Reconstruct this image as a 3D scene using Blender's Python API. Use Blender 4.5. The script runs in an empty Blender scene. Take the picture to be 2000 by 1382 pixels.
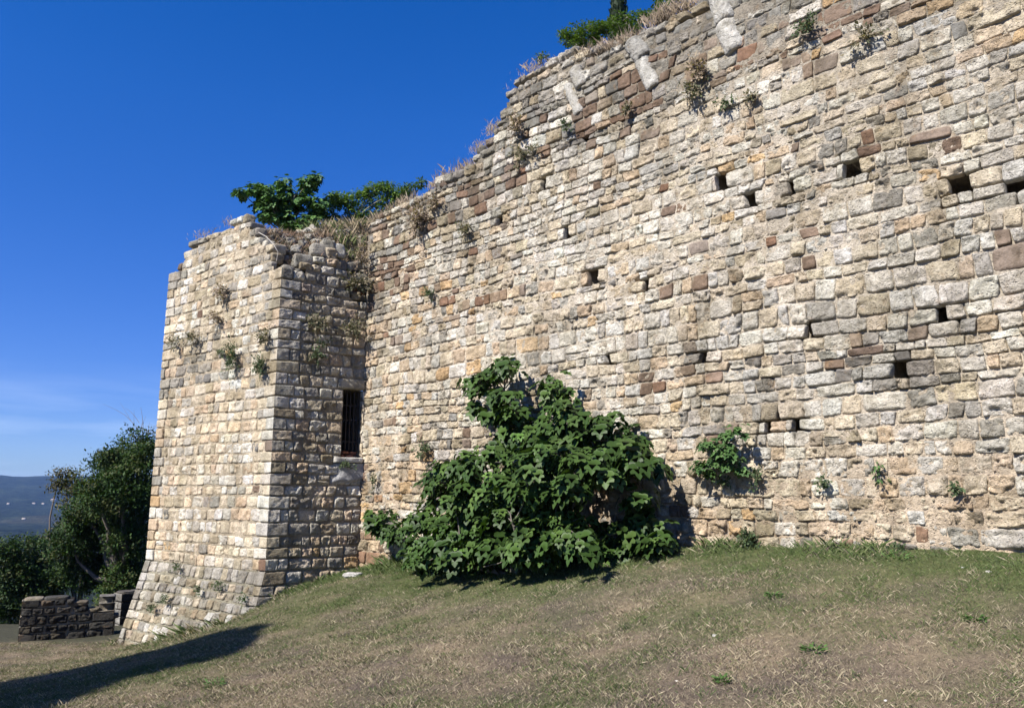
import bpy, math, random
import numpy as np
from mathutils import Vector

# ------------------------------------------------------------------ camera, sky, sun
SC = bpy.context.scene
EYE = np.array([0.0, 0.0, 1.6])
F = 1500.0
PITCH = math.radians(10.2)
cam_d = bpy.data.cameras.new("camera"); cam = bpy.data.objects.new("camera", cam_d)
SC.collection.objects.link(cam); SC.camera = cam
cam.location = EYE; cam.rotation_euler = (math.radians(90)+PITCH, 0, 0)
cam_d.sensor_width = 36; cam_d.lens = 36*F/2000.0
cam_d.clip_start = 0.1; cam_d.clip_end = 20000

SUN_A = 43.0      # sun stands to the left of the view, a little behind the camera
SUN_E = 41.0
a_, e_ = math.radians(SUN_A), math.radians(SUN_E)
sdir = Vector((-math.cos(a_)*math.cos(e_), -math.sin(a_)*math.cos(e_), math.sin(e_)))  # towards the sun
sun_d = bpy.data.lights.new("sun", 'SUN'); sun = bpy.data.objects.new("sun", sun_d)
SC.collection.objects.link(sun)
sun_d.energy = 4.9; sun_d.angle = math.radians(0.53); sun_d.color = (1.0, 0.95, 0.875)
sun.rotation_euler = sdir.to_track_quat('Z', 'Y').to_euler()

W = bpy.data.worlds.new("World"); SC.world = W; W.use_nodes = True
nt = W.node_tree; nt.nodes.clear()
def N(nt, t, **kw):
    n = nt.nodes.new(t)
    for k, v in kw.items(): setattr(n, k, v)
    return n
wo = N(nt, 'ShaderNodeOutputWorld'); bg = N(nt, 'ShaderNodeBackground')
sky = N(nt, 'ShaderNodeTexSky', sky_type='NISHITA', sun_disc=False)
sky.sun_elevation = e_
sky.sun_rotation = math.atan2(sdir.x, sdir.y)
sky.air_density = 1.0; sky.dust_density = 0.0; sky.ozone_density = 3.5; sky.altitude = 400
bg.inputs['Strength'].default_value = 0.080
hsv = N(nt, 'ShaderNodeHueSaturation'); hsv.inputs['Saturation'].default_value = 1.37
tint = N(nt, 'ShaderNodeMix', data_type='RGBA', blend_type='MULTIPLY'); tint.inputs[0].default_value = 1
tint.inputs[7].default_value = (1.06, 0.76, 1.10, 1)
nt.links.new(sky.outputs[0], hsv.inputs['Color']); nt.links.new(hsv.outputs[0], tint.inputs[6])
# thin streaks of cirrus low over the horizon
tc = N(nt, 'ShaderNodeTexCoord'); mp = N(nt, 'ShaderNodeMapping'); mp.inputs['Scale'].default_value = (2.2, 2.2, 17)
mp.inputs['Rotation'].default_value = (0.03, 0.05, 0)
nz = N(nt, 'ShaderNodeTexNoise'); nz.inputs['Scale'].default_value = 1.7; nz.inputs['Detail'].default_value = 7
nz.inputs['Roughness'].default_value = 0.55
rp = N(nt, 'ShaderNodeValToRGB'); rp.color_ramp.elements[0].position = 0.42; rp.color_ramp.elements[1].position = 0.75
sx = N(nt, 'ShaderNodeSeparateXYZ')
band = N(nt, 'ShaderNodeValToRGB'); cr = band.color_ramp
cr.elements[0].position = 0.0; cr.elements[0].color = (.55, .55, .55, 1)
cr.elements[1].position = 0.15; cr.elements[1].color = (0, 0, 0, 1)
e = cr.elements.new(0.06); e.color = (1, 1, 1, 1)
e = cr.elements.new(0.105); e.color = (.5, .5, .5, 1)
ml = N(nt, 'ShaderNodeMath', operation='MULTIPLY'); ml2 = N(nt, 'ShaderNodeMath', operation='MULTIPLY'); ml2.inputs[1].default_value = 0.42
cm = N(nt, 'ShaderNodeMix', data_type='RGBA'); cm.inputs[7].default_value = (5.2, 6.3, 8.2, 1)
L = nt.links.new
L(tc.outputs['Generated'], mp.inputs[0]); L(mp.outputs[0], nz.inputs[0]); L(nz.outputs[0], rp.inputs[0])
L(tc.outputs['Generated'], sx.inputs[0]); L(sx.outputs[2], band.inputs[0])
L(rp.outputs[0], ml.inputs[0]); L(band.outputs[0], ml.inputs[1]); L(ml.outputs[0], ml2.inputs[0])
hz = N(nt, 'ShaderNodeValToRGB'); hz.color_ramp.elements[0].position = 0.0; hz.color_ramp.elements[0].color = (.36, .66, .78, 1)
hz.color_ramp.elements[1].position = .45; hz.color_ramp.elements[1].color = (1, 1, 1, 1)
hm = N(nt, 'ShaderNodeMix', data_type='RGBA', blend_type='MULTIPLY'); hm.inputs[0].default_value = 1
L(sx.outputs[2], hz.inputs[0]); L(tint.outputs[2], hm.inputs[6]); L(hz.outputs[0], hm.inputs[7])
L(ml2.outputs[0], cm.inputs[0]); L(hm.outputs[2], cm.inputs[6]); L(cm.outputs[2], bg.inputs[0]); L(bg.outputs[0], wo.inputs[0])

SC.view_settings.view_transform = 'Standard'; SC.view_settings.look = 'None'
SC.view_settings.exposure = 0.97; SC.view_settings.gamma = 1

# ------------------------------------------------------------------ helpers
RNG = np.random.default_rng(7)
def hsh(ix, iy, iz, seed=0):
    h = (ix*374761393 + iy*668265263 + iz*2147483647*3 + seed*1274126177) & 0xffffffff
    h = ((h ^ (h >> 13)) * 1274126177) & 0xffffffff
    h = h ^ (h >> 16)
    return (h & 0xffffff)/float(0xffffff)*2-1
def vnoise(p, seed=0):
    p = np.asarray(p, float); i = np.floor(p).astype(np.int64); f = p-i; f = f*f*(3-2*f); r = 0
    for dx in (0, 1):
        wx = f[..., 0] if dx else 1-f[..., 0]
        for dy in (0, 1):
            wy = f[..., 1] if dy else 1-f[..., 1]
            for dz in (0, 1):
                wz = f[..., 2] if dz else 1-f[..., 2]
                r = r + wx*wy*wz*hsh(i[..., 0]+dx, i[..., 1]+dy, i[..., 2]+dz, seed)
    return r
def fbm(p, oct=4, seed=0, gain=0.5):
    p = np.asarray(p, float); r = 0; a = 1; t = 0
    for o in range(oct):
        r = r + a*vnoise(p*(2.03**o)+o*17.3, seed+o); t += a; a *= gain
    return r/t

class MB:
    """collects vertices and quads/tris, with a colour and a pit value per vertex"""
    def __init__(s): s.v = []; s.f = []; s.c = []; s.n = 0
    def add(s, v, f, c):
        v = np.asarray(v, np.float32).reshape(-1, 3); f = np.asarray(f, np.int64)
        c = np.asarray(c, np.float32)
        if c.ndim == 1: c = np.tile(c, (len(v), 1))
        if c.shape[1] == 3: c = np.hstack([c, np.full((len(c), 1), 0.5, np.float32)])
        s.v.append(v); s.f.append(f+s.n); s.c.append(c); s.n += len(v)
    def build(s, name, mat, parent=None, smooth=True):
        me = bpy.data.meshes.new(name)
        v = np.concatenate(s.v); c = np.concatenate(s.c)
        lt = np.concatenate([np.full(len(f), f.shape[1]) for f in s.f]); li = np.concatenate([f.ravel() for f in s.f])
        me.vertices.add(len(v)); me.vertices.foreach_set('co', v.ravel())
        me.loops.add(len(li)); me.loops.foreach_set('vertex_index', li.astype(np.int32))
        me.polygons.add(len(lt)); st = np.concatenate([[0], np.cumsum(lt)[:-1]])
        me.polygons.foreach_set('loop_start', st.astype(np.int32)); me.polygons.foreach_set('loop_total', lt.astype(np.int32))
        me.polygons.foreach_set('use_smooth', np.full(len(lt), smooth))
        at = me.attributes.new('Col', 'FLOAT_COLOR', 'POINT'); at.data.foreach_set('color', c.ravel())
        me.update(calc_edges=True); me.validate()
        me.materials.append(mat)
        o = bpy.data.objects.new(name, me); SC.collection.objects.link(o)
        if parent: o.parent = parent; o.matrix_parent_inverse = parent.matrix_world.inverted()
        return o
def tag(o, label=None, cat=None, group=None, kind=None):
    if label: o['label'] = label
    if cat: o['category'] = cat
    if group: o['group'] = group
    if kind: o['kind'] = kind
    return o
def empty(name, loc, label, cat, group=None):
    o = bpy.data.objects.new(name, None); SC.collection.objects.link(o); o.location = loc
    o.empty_display_size = .3
    bpy.context.view_layer.update()
    return tag(o, label, cat, group)

def ray(px, py):
    v = 691-py
    return np.array([px-1000.0, F*math.cos(PITCH)-v*math.sin(PITCH), F*math.sin(PITCH)+v*math.cos(PITCH)])
def at_y(px, py, y):
    r = ray(px, py); return EYE + r*(y/r[1])
def hit(px, py, p0, nrm, off=0.0):
    """point on the vertical plane through p0 with plan normal nrm, moved off metres along the normal"""
    r = ray(px, py); t = (np.dot(nrm, p0)+off)/(np.dot(nrm, r[:2])); return EYE + r*t
def project(P):
    P = np.asarray(P) - EYE; c, s = math.cos(PITCH), math.sin(PITCH)
    d = P[..., 1]*c+P[..., 2]*s; u = -P[..., 1]*s+P[..., 2]*c
    return 1000+F*P[..., 0]/d, 691-F*u/d

# plan of the walls
A = math.radians
mdir = np.array([math.sin(A(45.5)), -math.cos(A(45.5))])       # main wall, from inner corner towards the right
mn = np.array([-math.cos(A(45.5)), -math.sin(A(45.5))])        # its outward normal
D = 9.0
y1 = D/(-(mn[0]*-0.193+mn[1])); P1 = np.array([-0.193*y1, y1])
e2 = np.array([math.sin(A(55)), math.cos(A(55))]); n2 = np.array([math.cos(A(55)), -math.sin(A(55))])
s_ = (0.31*P1[1]+P1[0])/(e2[0]+0.31*e2[1]); S_LEN = s_; P2 = P1-s_*e2
f3 = np.array([-math.sin(A(52.7)), math.cos(A(52.7))]); n3 = np.array([-math.cos(A(52.7)), -math.sin(A(52.7))])
u_ = (0.46*P2[1]+P2[0])/(-f3[0]-0.46*f3[1]); U_LEN = u_; P3 = P2+u_*f3
print('plan', P1, P2, P3, S_LEN, U_LEN)
H_T = 1.6-1.42      # height where the tower starts to batter
K_B = 0.21

# ------------------------------------------------------------------ ground heights (plan control points -> thin plate)
def gp(px, py, p0, nrm):
    P = hit(px, py, p0, nrm); return P
ctrl = []
for px, py in [(1980, 1078), (1800, 1073), (1600, 1070), (1450, 1066), (1300, 1068), (1100, 1085), (900, 1105), (703, 1112)]:
    ctrl.append(gp(px, py, P1, mn))
P_ = gp(610, 1142, P2, n2); ctrl.append(P_)
P_ = gp(512, 1180, P2, n2); ctrl.append(P_)
for px, py, o in [(430, 1226, .48), (330, 1250, .58), (240, 1266, .65)]:
    ctrl.append(hit(px, py, P2, n3, o))
ctrl += [(0, 0, 0), (3, 1, .1), (-3, 3, -.15), (0, 6, -.0), (4, 5, .3), (-5, 8, -.55), (-8, 10.5, -1.05), (-2, 10.5, -.15), (-9, 13, -1.38), (-11, 17.8, -1.6),
         (-9, 20, -1.65), (-14, 14, -1.6), (-16, 20, -1.7), (-12, 5, -1.0), (-20, 8, -1.8), (-6, -3, -.1), (6, -4, .3), (14, -2, 1.0), (-12, 24, -2.3), (-18, 26, -2.6), (-14, -6, -.8),
         (-5, 21, -1.4), (4, 18, .8), (12, 10, 1.4), (20, 4, 1.6)]
ctrl = np.array([np.asarray(c, float) for c in ctrl])
def tps(r): return np.where(r > 1e-6, r*r*np.log(r+1e-9), 0)
_n = len(ctrl)
Km = tps(np.linalg.norm(ctrl[:, None, :2]-ctrl[None, :, :2], axis=2)) + np.eye(_n)*0.05
Pm = np.hstack([np.ones((_n, 1)), ctrl[:, :2]])
Am = np.block([[Km, Pm], [Pm.T, np.zeros((3, 3))]])
sol = np.linalg.solve(Am, np.concatenate([ctrl[:, 2], np.zeros(3)]))
def gz(x, y):
    x = np.asarray(x, float); y = np.asarray(y, float)
    cx = np.clip(x, -22, 16); cy = np.clip(y, -8, 26)
    q = np.stack([cx.ravel(), cy.ravel()], 1)
    out = np.empty(len(q))
    for i in range(0, len(q), 40000):
        r = np.linalg.norm(q[i:i+40000, None]-ctrl[None, :, :2], axis=2)
        out[i:i+40000] = tps(r)@sol[:_n]+sol[_n]+q[i:i+40000]@sol[_n+1:]
    out = out.reshape(x.shape)
    far = np.hypot(x-cx, y-cy); back = np.maximum(0, y-24)
    out = out - 0.45*far - 0.35*back*(x < 0)
    z0 = np.zeros_like(x)
    out = out + 0.03*fbm(np.stack([x*.7, y*.7, z0], -1), 3, 5) + 0.012*fbm(np.stack([x*5, y*5, z0], -1), 3, 9)
    return out

# ------------------------------------------------------------------ materials
def new_mat(name):
    m = bpy.data.materials.new(name); m.use_nodes = True; nt = m.node_tree; nt.nodes.clear()
    out = N(nt, 'ShaderNodeOutputMaterial'); b = N(nt, 'ShaderNodeBsdfPrincipled'); nt.links.new(b.outputs[0], out.inputs[0])
    b.inputs['Specular IOR Level'].default_value = 0.25
    return m, nt, b, out
def mixc(nt, fac, a, b, mode='MIX'):
    m = N(nt, 'ShaderNodeMix', data_type='RGBA', blend_type=mode)
    for i, x in ((0, fac), (6, a), (7, b)):
        if hasattr(x, 'is_output'): nt.links.new(x, m.inputs[i])
        else: m.inputs[i].default_value = x if not isinstance(x, tuple) else (*x, 1)[:4]
    return m.outputs[2]
def noise(nt, vec, scale, detail=4, rough=.6):
    n = N(nt, 'ShaderNodeTexNoise'); n.inputs['Scale'].default_value = scale
    n.inputs['Detail'].default_value = detail; n.inputs['Roughness'].default_value = rough
    nt.links.new(vec, n.inputs[0]); return n.outputs[0]
def ramp(nt, x, p0, p1, c0=(0, 0, 0), c1=(1, 1, 1)):
    r = N(nt, 'ShaderNodeValToRGB'); r.color_ramp.elements[0].position = p0; r.color_ramp.elements[1].position = p1
    r.color_ramp.elements[0].color = (*c0, 1); r.color_ramp.elements[1].color = (*c1, 1)
    nt.links.new(x, r.inputs[0]); return r.outputs[0]
def math_(nt, op, a, b=None):
    m = N(nt, 'ShaderNodeMath', operation=op)
    for i, x in ((0, a), (1, b)):
        if x is None: continue
        if hasattr(x, 'is_output'): nt.links.new(x, m.inputs[i])
        else: m.inputs[i].default_value = x
    return m.outputs[0]

def stone_material():
    m, nt, b, out = new_mat('weathered_stone')
    at = N(nt, 'ShaderNodeAttribute', attribute_name='Col'); tc = N(nt, 'ShaderNodeTexCoord'); co = tc.outputs['Object']
    big = noise(nt, co, 9, 5, .65); mid = noise(nt, co, 34, 5, .7); fine = noise(nt, co, 120, 3, .7)
    c = mixc(nt, 1.0, at.outputs['Color'], ramp(nt, big, .25, .75, (.72, .70, .68), (1.22, 1.22, 1.22)), 'MULTIPLY')
    c = mixc(nt, 1.0, c, ramp(nt, mid, .3, .72, (.74, .73, .72), (1.2, 1.2, 1.2)), 'MULTIPLY')
    # dark lichen and soot specks, rust bloom
    wz = ramp(nt, noise(nt, co, .55, 4, .6), .38, .68, (.86, .86, .85), (1.14, 1.14, 1.14))
    c = mixc(nt, 1.0, c, wz, 'MULTIPLY')
    mps = N(nt, 'ShaderNodeMapping'); mps.inputs['Scale'].default_value = (3.2, 3.2, .5); nt.links.new(co, mps.inputs[0])
    c = mixc(nt, 1.0, c, ramp(nt, noise(nt, mps.outputs[0], 1, 5, .62), .36, .52, (.74, .73, .70), (1.04, 1.04, 1.04)), 'MULTIPLY')
    c = mixc(nt, 1.0, c, ramp(nt, noise(nt, co, 2.3, 5, .68), .36, .5, (.80, .78, .73), (1.04, 1.04, 1.04)), 'MULTIPLY')
    sp = ramp(nt, noise(nt, co, 42, 6, .82), .535, .64); sp = math_(nt, 'MULTIPLY', sp, math_(nt, 'ADD', math_(nt, 'MULTIPLY', at.outputs['Alpha'], .75), .2))
    c = mixc(nt, sp, c, (.085, .08, .072))
    ru = ramp(nt, noise(nt, co, 6, 6, .7), .58, .74); ru = math_(nt, 'MULTIPLY', ru, .4)
    c = mixc(nt, ru, c, (.36, .22, .11))
    nt.links.new(c, b.inputs['Base Color']); b.inputs['Roughness'].default_value = .93; b.inputs['Specular IOR Level'].default_value = .15
    # pitted travertine surface
    vo = N(nt, 'ShaderNodeTexVoronoi', feature='SMOOTH_F1'); vo.inputs['Scale'].default_value = 38; vo.inputs['Smoothness'].default_value = .3
    wv = N(nt, 'ShaderNodeVectorMath', operation='ADD'); nn = N(nt, 'ShaderNodeTexNoise'); nn.inputs['Scale'].default_value = 20
    sc = N(nt, 'ShaderNodeVectorMath', operation='SCALE'); sc.inputs['Scale'].default_value = .05
    nt.links.new(co, nn.inputs[0]); nt.links.new(nn.outputs[1], sc.inputs[0]); nt.links.new(co, wv.inputs[0]); nt.links.new(sc.outputs[0], wv.inputs[1])
    nt.links.new(wv.outputs[0], vo.inputs['Vector'])
    pit = ramp(nt, vo.outputs['Distance'], .12, .42)
    pm = ramp(nt, noise(nt, co, 12, 3, .6), .42, .6)
    pit = math_(nt, 'MULTIPLY', math_(nt, 'SUBTRACT', 1.0, pit), pm)
    hgt = math_(nt, 'ADD', math_(nt, 'MULTIPLY', mid, 1.2), math_(nt, 'MULTIPLY', fine, .35))
    hgt = math_(nt, 'SUBTRACT', hgt, math_(nt, 'MULTIPLY', pit, .9))
    bp = N(nt, 'ShaderNodeBump'); bp.inputs['Distance'].default_value = .034
    nt.links.new(math_(nt, 'ADD', math_(nt, 'MULTIPLY', at.outputs['Alpha'], .9), .25), bp.inputs['Strength'])
    nt.links.new(hgt, bp.inputs['Height']); nt.links.new(bp.outputs[0], b.inputs['Normal'])
    return m
def leaf_material(name, trans=.25, rough=.5, spec=.3):
    m, nt, b, out = new_mat(name)
    at = N(nt, 'ShaderNodeAttribute', attribute_name='Col')
    nt.links.new(at.outputs['Color'], b.inputs['Base Color']); b.inputs['Roughness'].default_value = rough
    b.inputs['Specular IOR Level'].default_value = spec
    t = N(nt, 'ShaderNodeBsdfTranslucent'); nt.links.new(mixc(nt, 1.0, at.outputs['Color'], (1.3, 1.5, .5), 'MULTIPLY'), t.inputs[0])
    mx = N(nt, 'ShaderNodeMixShader'); mx.inputs[0].default_value = trans
    nt.links.new(b.outputs[0], mx.inputs[1]); nt.links.new(t.outputs[0], mx.inputs[2]); nt.links.new(mx.outputs[0], out.inputs[0])
    return m
def plain_mat(name, rough=.8, bump=0.0, bscale=40, var=.3):
    m, nt, b, out = new_mat(name)
    at = N(nt, 'ShaderNodeAttribute', attribute_name='Col'); tc = N(nt, 'ShaderNodeTexCoord')
    nz = noise(nt, tc.outputs['Object'], bscale, 5, .65)
    c = mixc(nt, 1.0, at.outputs['Color'], ramp(nt, nz, .25, .75, (1-var,)*3, (1+var,)*3), 'MULTIPLY')
    nt.links.new(c, b.inputs['Base Color']); b.inputs['Roughness'].default_value = rough
    if bump:
        bp = N(nt, 'ShaderNodeBump'); bp.inputs['Distance'].default_value = bump; nt.links.new(nz, bp.inputs['Height']); nt.links.new(bp.outputs[0], b.inputs['Normal'])
    return m
def ground_material():
    m, nt, b, out = new_mat('dry_lawn_soil')
    at = N(nt, 'ShaderNodeAttribute', attribute_name='Col'); tc = N(nt, 'ShaderNodeTexCoord'); co = tc.outputs['Object']
    a = noise(nt, co, 14, 6, .7); f = noise(nt, co, 70, 5, .75)
    mp = N(nt, 'ShaderNodeMapping'); mp.inputs['Scale'].default_value = (60, 160, 60); mp.inputs['Rotation'].default_value = (0, 0, .5); nt.links.new(co, mp.inputs[0])
    st = noise(nt, mp.outputs[0], 1, 4, .7)
    c = mixc(nt, 1.0, at.outputs['Color'], ramp(nt, a, .3, .7, (.6, .6, .62), (1.3, 1.3, 1.25)), 'MULTIPLY')
    c = mixc(nt, 1.0, c, ramp(nt, f, .3, .7, (.5, .5, .5), (1.45, 1.42, 1.35)), 'MULTIPLY')
    c = mixc(nt, math_(nt, 'MULTIPLY', ramp(nt, st, .56, .68), .5), c, (.34, .29, .20))
    nt.links.new(c, b.inputs['Base Color']); b.inputs['Roughness'].default_value = .97; b.inputs['Specular IOR Level'].default_value = .05
    bp = N(nt, 'ShaderNodeBump'); bp.inputs['Distance'].default_value = .03; bp.inputs['Strength'].default_value = .8
    nt.links.new(math_(nt, 'ADD', f, math_(nt, 'MULTIPLY', st, .6)), bp.inputs['Height']); nt.links.new(bp.outputs[0], b.inputs['Normal'])
    return m
M_STONE = stone_material()
M_GROUND = ground_material()
M_GRASS = leaf_material('grass_blades', .15, .8, .1)
M_FIG = leaf_material('fig_leaves', .16, .5, .22)
M_LEAF = leaf_material('small_leaves', .18, .6, .15)
M_DRY = leaf_material('dry_stems', .15, .9, .03)
M_BARK = plain_mat('bark', .9, .01, 60, .35)
M_IRON = plain_mat('rusty_iron', .7, .002, 90, .4)
M_MARBLE = plain_mat('weathered_marble', .8, .03, 28, .42)
M_PLASTER = plain_mat('cement_patch', .95, .02, 22, .3)
M_WALLHOUSE = plain_mat('distant_plaster', .9)

# ------------------------------------------------------------------ stones
GX, GY = 21, 15
_t = np.linspace(-1, 1, GX); GA = np.sign(_t)*(1-(1-np.abs(_t))**1.45)
_t = np.linspace(-1, 1, GY); GB = np.sign(_t)*(1-(1-np.abs(_t))**1.45)
AA, BB = np.meshgrid(GA, GB)
_idx = np.arange(GX*GY).reshape(GY, GX)
QUADS = np.stack([_idx[:-1, :-1], _idx[:-1, 1:], _idx[1:, 1:], _idx[1:, :-1]], -1).reshape(-1, 4)
def add_stone(mb, surf, ua, ub, ha0, ha1, hb0, hb1, col, pit=.5, prot=.03, back=.10, gap=.008, q=7, rc=.09, amp=.012, ext=.023, gv=None, fl=0, fr=0, flip=False, rng=RNG):
    """one stone of a wall face: ua..ub along, bottom ha0/ha1 (left/right), top hb0/hb1; fl/fr keep the left/right edge square at a corner"""
    w = ub-ua; hh = (hb0+hb1-ha0-ha1)/2
    a, b = AA, BB
    j = rng.normal(0, .006, 8)
    gv = gap if gv is None else gv; ga = gap*.12
    if fl: ua = ua-ext
    if fr: ub = ub+ext
    qa = q*2.2
    A_ = np.where(a < 0, a*(1-(0 if fl else rc*np.abs(b)**4)), a*(1-(0 if fr else rc*np.abs(b)**4)))
    B_ = b*(1-rc*(np.where((a < 0) & bool(fl) | (a > 0) & bool(fr), 0, 1))*np.abs(a)**5)
    s = (A_+1)/2; t = (B_+1)/2
    u0 = ua+(0 if fl else ga+abs(j[0])*.35); u1 = ub-(0 if fr else ga+abs(j[1])*.35)
    sk = 0 if (fl or fr) else rng.normal(0, .010)
    u = u0+(u1-u0)*s + sk*b
    hb = ha0*(1-s)+ha1*s+gv; ht = hb0*(1-s)+hb1*s-gv*.4
    h = hb+(ht-hb)*t
    off = rng.uniform(0, 100)
    on = fbm(np.stack([u*9, h*9, np.full_like(u, off)], -1), 3, 3)
    rdg = np.abs(fbm(np.stack([u*6+h*2, h*9-u*1.5, np.full_like(u, off+12)], -1), 2, 6))
    on2 = fbm(np.stack([u*9, h*9, np.full_like(u, off+31)], -1), 3, 4)
    keep = np.ones_like(u)
    if fl: keep = keep*np.clip((a+1)*2.5, 0, 1)
    if fr: keep = keep*np.clip((1-a)*2.5, 0, 1)
    u = u+on*.009*keep; h = h+on2*.011*keep
    pa = (1-np.abs(a)**qa); pb = (1-np.abs(b)**q)
    if fl: pa = np.where(a < 0, 1, pa)
    if fr: pa = np.where(a > 0, 1, pa)
    prof = np.sqrt(np.clip(pa, 0, 1)*np.clip(pb, 0, 1))
    tilt = (rng.normal(0, .006)*a + rng.normal(0, .007)*b)*keep
    nz = fbm(np.stack([u*15, h*17, np.full_like(u, off+50)], -1), 4, 11, .72)*amp*2.3 + (rdg-.2)*amp*2.2 + np.minimum(0, fbm(np.stack([u*7, h*10, np.full_like(u, off+70)], -1), 3, 12))*amp*2.4
    z = -back + (back+prot)*prof + (nz+tilt)*prof*keep
    P = surf(u.ravel(), h.ravel(), z.ravel())
    cn = fbm(np.stack([u*6, h*6, np.full_like(u, off+9)], -1), 3, 21).ravel()
    c = np.asarray(col)[None, :]*(1+.22*cn[:, None])
    c = np.hstack([c, np.full((len(c), 1), pit)])
    mb.add(P, QUADS[:, ::-1] if flip else QUADS, c)

def _bk(): pass
def backing(mb, surf, u0, u1, topf, botf, cell=.05, depth=.035, holes=(), colf=None, flip=False, depthf=None):
    us = np.arange(u0, u1+cell, cell); nu = len(us)
    tops = np.array([topf(x) for x in us]); bots = np.array([botf(x) for x in us])
    hmin = bots.min(); hs = np.arange(hmin, tops.max()+cell, cell); nh = len(hs)
    U, H = np.meshgrid(us, hs)
    nz = fbm(np.stack([U*8, H*8, U*0], -1), 4, 77)
    dd = depth if depthf is None else depthf(U, H)
    Z = -dd + nz*.014
    for (hu0, hu1, hh0, hh1, dp) in holes:
        ins = (U > hu0-.10) & (U < hu1+.10) & (H > hh0-.09) & (H < hh1+.09); Z = np.where(ins, -dp, Z)
    P = surf(U.ravel(), H.ravel(), Z.ravel())
    ok = (H <= tops[None, :]) & (H >= bots[None, :]-cell)
    idx = np.arange(nu*nh).reshape(nh, nu)
    q = np.stack([idx[:-1, :-1], idx[:-1, 1:], idx[1:, 1:], idx[1:, :-1]], -1)
    m = ok[:-1, :-1] & ok[:-1, 1:] & ok[1:, 1:] & ok[1:, :-1]
    q = q[m]
    if flip: q = q[:, ::-1]
    c = colf(U, H, nz).reshape(-1, 3); c = np.hstack([c, np.full((len(c), 1), .7)])
    mb.add(P, q.reshape(-1, 4), c)

_s = 11
_ic = []
def cube_sphere(n=_s):
    vs = []; fs = []; k = 0
    g = np.linspace(-1, 1, n)
    X, Y = np.meshgrid(g, g)
    for ax in range(3):
        for sg in (-1, 1):
            p = np.zeros((n, n, 3)); p[..., ax] = sg; p[..., (ax+1) % 3] = X; p[..., (ax+2) % 3] = Y*sg
            vs.append(p.reshape(-1, 3)); id_ = np.arange(n*n).reshape(n, n)+k; k += n*n
            fs.append(np.stack([id_[:-1, :-1], id_[:-1, 1:], id_[1:, 1:], id_[1:, :-1]], -1).reshape(-1, 4))
    return np.concatenate(vs), np.concatenate(fs)
CSV, CSF = cube_sphere()
CSV = CSV/ (np.sum(np.abs(CSV)**5, 1)**(1/5))[:, None]
def rot_z(a):
    c, s = math.cos(a), math.sin(a); return np.array([[c, -s, 0], [s, c, 0], [0, 0, 1.0]])
def rand_rot(rng):
    q = rng.normal(size=4); q /= np.linalg.norm(q); w, x, y, z = q
    return np.array([[1-2*(y*y+z*z), 2*(x*y-z*w), 2*(x*z+y*w)], [2*(x*y+z*w), 1-2*(x*x+z*z), 2*(y*z-x*w)], [2*(x*z-y*w), 2*(y*z+x*w), 1-2*(x*x+y*y)]])
def add_boulder(mb, c, size, col, R=None, rng=RNG, pit=.6, amp=.14):
    v = CSV*(1+amp*fbm(CSV*2.0+rng.uniform(0, 90), 5, 31, .68)[:, None]*2.4)
    v = v*np.asarray(size)/2
    if R is None: R = rot_z(rng.uniform(0, 6.3))@rand_tilt(rng)
    mb.add(v@R.T+np.asarray(c), CSF, np.array([*col, pit]))
def rand_tilt(rng, s=.25):
    a, b = rng.normal(0, s, 2)
    Rx = np.array([[1, 0, 0], [0, math.cos(a), -math.sin(a)], [0, math.sin(a), math.cos(a)]])
    Ry = np.array([[math.cos(b), 0, math.sin(b)], [0, 1, 0], [-math.sin(b), 0, math.cos(b)]])
    return Rx@Ry

# real stone colours (albedo)
CREAM = (.55, .475, .355); WHITE = (.57, .535, .46); ORANGE = (.52, .365, .20); PEACH = (.54, .425, .30)
BROWN = (.150, .105, .075); RBROWN = (.175, .105, .068); GREY = (.31, .29, .25); DGREY = (.18, .172, .155); TAN = (.33, .28, .195); PALE = (.54, .52, .47)
BRICK = (.26, .10, .055)
PAL = [CREAM, WHITE, ORANGE, PEACH, BROWN, RBROWN, GREY, DGREY, TAN, PALE]
def g2(x, y, cx, cy, sx, sy): return math.exp(-((x-cx)/sx)**2-((y-cy)/sy)**2)
band_line = lambda x: np.interp(x, [700, 760, 850, 1000, 1200, 1450, 1700, 1900, 2100], [620, 560, 450, 345, 240, 130, 62, 10, -60])
def clusters(w, u, h, so=0.):
    n1 = float(fbm(np.array([u*.8+so, h*1.0, 1.5]), 3, 301)); n2 = float(fbm(np.array([u*.9+so, h*1.9, 4.5]), 3, 311)); n3_ = float(fbm(np.array([u*.7+so, h*1.1, 8.5]), 3, 321))
    w = w.copy(); w[2] *= math.exp(5*n1-1.6); w[3] *= math.exp(3*n1); w[4] *= math.exp(4*n2+.65); w[5] *= math.exp(4*n2); w[6] *= math.exp(-4*n3_); w[7] *= math.exp(-5*n3_-.3); w[1] *= math.exp(2*n3_)
    return w, 1+.22*n3_
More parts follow.
